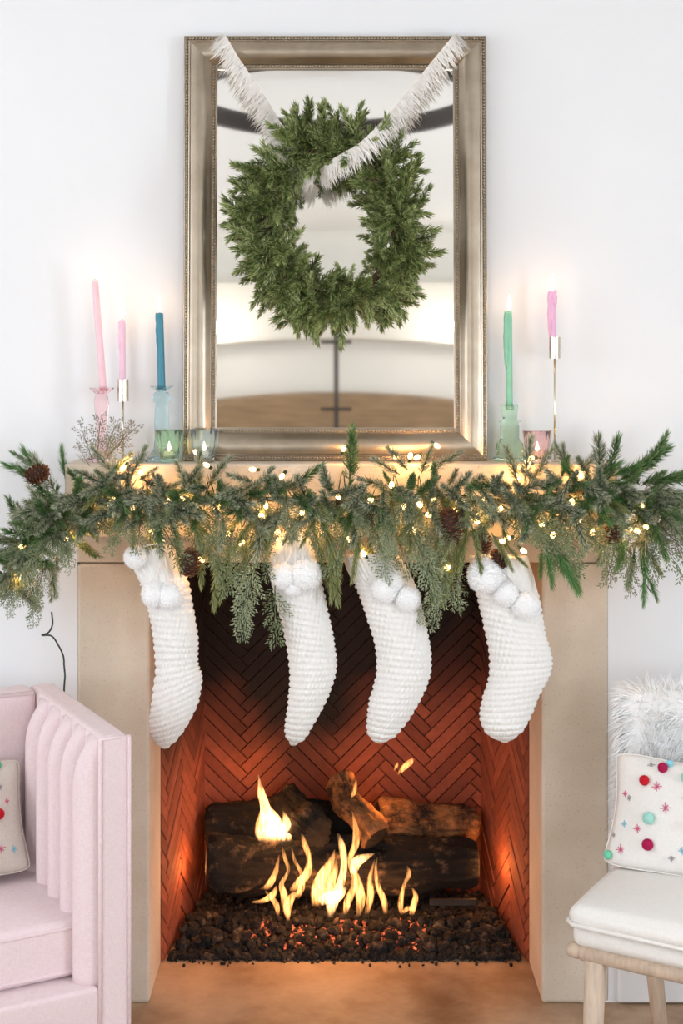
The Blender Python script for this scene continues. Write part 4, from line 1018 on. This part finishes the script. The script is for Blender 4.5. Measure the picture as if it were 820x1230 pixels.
def place_local(base, ang, x, y, z):
    c, s = math.cos(ang), math.sin(ang); return (base[0]+x*c-y*s, base[1]+x*s+y*c, z)
tl = math.radians(-22)
pc = thing('throw_pillow', place_local((.5025, -.66), CA, .235, .305, .636), 'white throw pillow with colourful pompoms and stars on the chair', 'pillow')
pc.rotation_euler = Euler((tl, 0, CA), 'XYZ')
pw, phh = .52, .272
sf = pillow(pc, pw, phh, .10, 'linen_white')
def uvp(px, py): return ((px-733)/(820-733)*.80-.96, 1-(py-912)/(1040-912)*1.9)
deco(pc, sf, [(*uvp(784, 925), .0125, 'berry'), (*uvp(767, 945), .0125, 'red'), (*uvp(789, 917), .0095, 'sky'), (*uvp(809, 933), .0125, 'mint'), (*uvp(777, 986), .0145, 'mint'), (*uvp(779, 1015), .0140, 'berry'), (*uvp(820, 986), .012, 'red'), (*uvp(735, 1034), .011, 'green'), (.35, .5, .012, 'red'), (.5, -.3, .013, 'mint'), (.75, .2, .012, 'berry')],
     [(*uvp(781, 950), .0125, 'rose'), (*uvp(793, 972), .013, 'rose'), (*uvp(765, 999), .010, 'rose'), (*uvp(749, 1025), .012, 'rose'), (*uvp(748, 996), .008, 'blue'), (*uvp(812, 957), .010, 'blue'), (*uvp(771, 924), .009, 'grey'), (*uvp(750, 967), .007, 'grey'), (*uvp(744, 963), .007, 'rose'), (*uvp(813, 1015), .009, 'blue'), (*uvp(803, 1026), .008, 'grey'), (*uvp(736, 1010), .006, 'grey')])
ps = thing('throw_pillow', place_local((-.443, -.62), SA, -.322, .385, .600), 'cream throw pillow with pompoms leaning in the corner of the pink sofa', 'pillow')
ps.rotation_euler = Euler((math.radians(-20), 0, SA+.05), 'XYZ')
sf = pillow(ps, .42, .275, .11, 'linen_cream')
deco(ps, sf, [(.68, .92, .0115, 'green'), (.62, .05, .0135, 'red'), (.1, .5, .013, 'mint'), (-.1, -.4, .013, 'berry'), (-.5, .3, .013, 'red'), (-.6, -.5, .012, 'green')],
     [(.60, -.52, .013, 'rose'), (.78, -.56, .010, 'blue'), (.60, .78, .011, 'rose'), (.76, .24, .006, 'rose'), (.68, .5, .007, 'grey'), (.2, -.1, .012, 'rose'), (-.3, .1, .012, 'blue')])

# ------------------------------------------------------------------ things met only in the mirror
cr = thing('ring_chandelier', (.0, -1.9, 2.80), 'large dark iron ring chandelier reflected in the top of the mirror', 'chandelier')
R_ = .60; n = 72
ring = []
for k in range(n+1):
    a = 2*PI*k/n; c, s = math.cos(a), math.sin(a)
    ring.append([(c*R_, s*R_, 0), (c*(R_-.03), s*(R_-.03), 0), (c*(R_-.03), s*(R_-.03), .075), (c*R_, s*R_, .075)])
MB().rings(ring, False, False).build('ring', 'dark_metal', cr)
for k in range(2):
    a = PI*k; MB().tube([(R_*.97*math.cos(a), 0, .07), (R_*.97*math.cos(a), 0, RZ-2.80)], .008, 6).build('rod', 'dark_metal', cr)
st = thing('pole_stand', (.02, -5.6, 0), 'thin dark pole with short crossbars reflected in the mirror', 'stand')
MB().lathe([(.15, .0005), (.15, .012), (.02, .02), (.016, .03), (.016, 2.2), (.001, 2.205)], 20).build('pole', 'dark_metal', st, smooth=True)
for z in (1.69, 2.13): MB().box(-.10, .10, -.012, .012, z, z+.025).build('crossbar', 'dark_metal', st)
cab = thing('sideboard', (0, RY0+.30, 0), 'long brown timber wall unit with bowed top reflected low in the mirror', 'cabinet')
for k in range(9):
    x0 = -1.3+2.6*k/9; u = (k+.5)/9*2-1; z = 1.66+.10*(1-u*u)
    MB().box(x0+.004, x0+2.6/9-.004, -.02, .0, .1, z-.16).build('door', 'dark_timber' if k % 3 else 'timber', cab)
MB().box(-1.3, 1.3, .0, -.28, .0005, 1.52).build('body', 'dark_timber', cab)
m = MB()
for k in range(18):
    xa = -1.34+2.68*k/18; xb = -1.34+2.68*(k+1)/18; f = lambda x: 1.72+.13*(1-(x/1.34)**2)
    m.add([(xa, .03, 1.53), (xb, .03, 1.53), (xb, .03, f(xb)), (xa, .03, f(xa)), (xa, -.28, 1.53), (xb, -.28, 1.53), (xb, -.28, f(xb)), (xa, -.28, f(xa))], [(0, 3, 2, 1), (4, 5, 6, 7), (0, 1, 5, 4), (3, 7, 6, 2), (0, 4, 7, 3), (1, 2, 6, 5)])
m.build('cornice', 'timber', cab)
for k, x in enumerate((-.78, .80)):
    dl = thing('downlight', (x, RY0+.255, 2.36), 'pair of small bright spotlights reflected at the %s of the mirror' % ('left' if k == 0 else 'right'), 'spotlight')
    for dx in (-.04, .03):
        MB().lathe([(.001, 0), (.014, .0), (.014, .02), (.001, .02)], 14, (dx, .02, 0)).build('lamp', 'downlight_glow', dl, smooth=True)
    MB().box(-.06, .06, .006, .03, .02, .03).build('bracket', 'white_trim', dl)
    point('downlight_beam', Vector((x, RY0+.55, 2.30)), 4.5, (1, .96, .9), .05, dl)
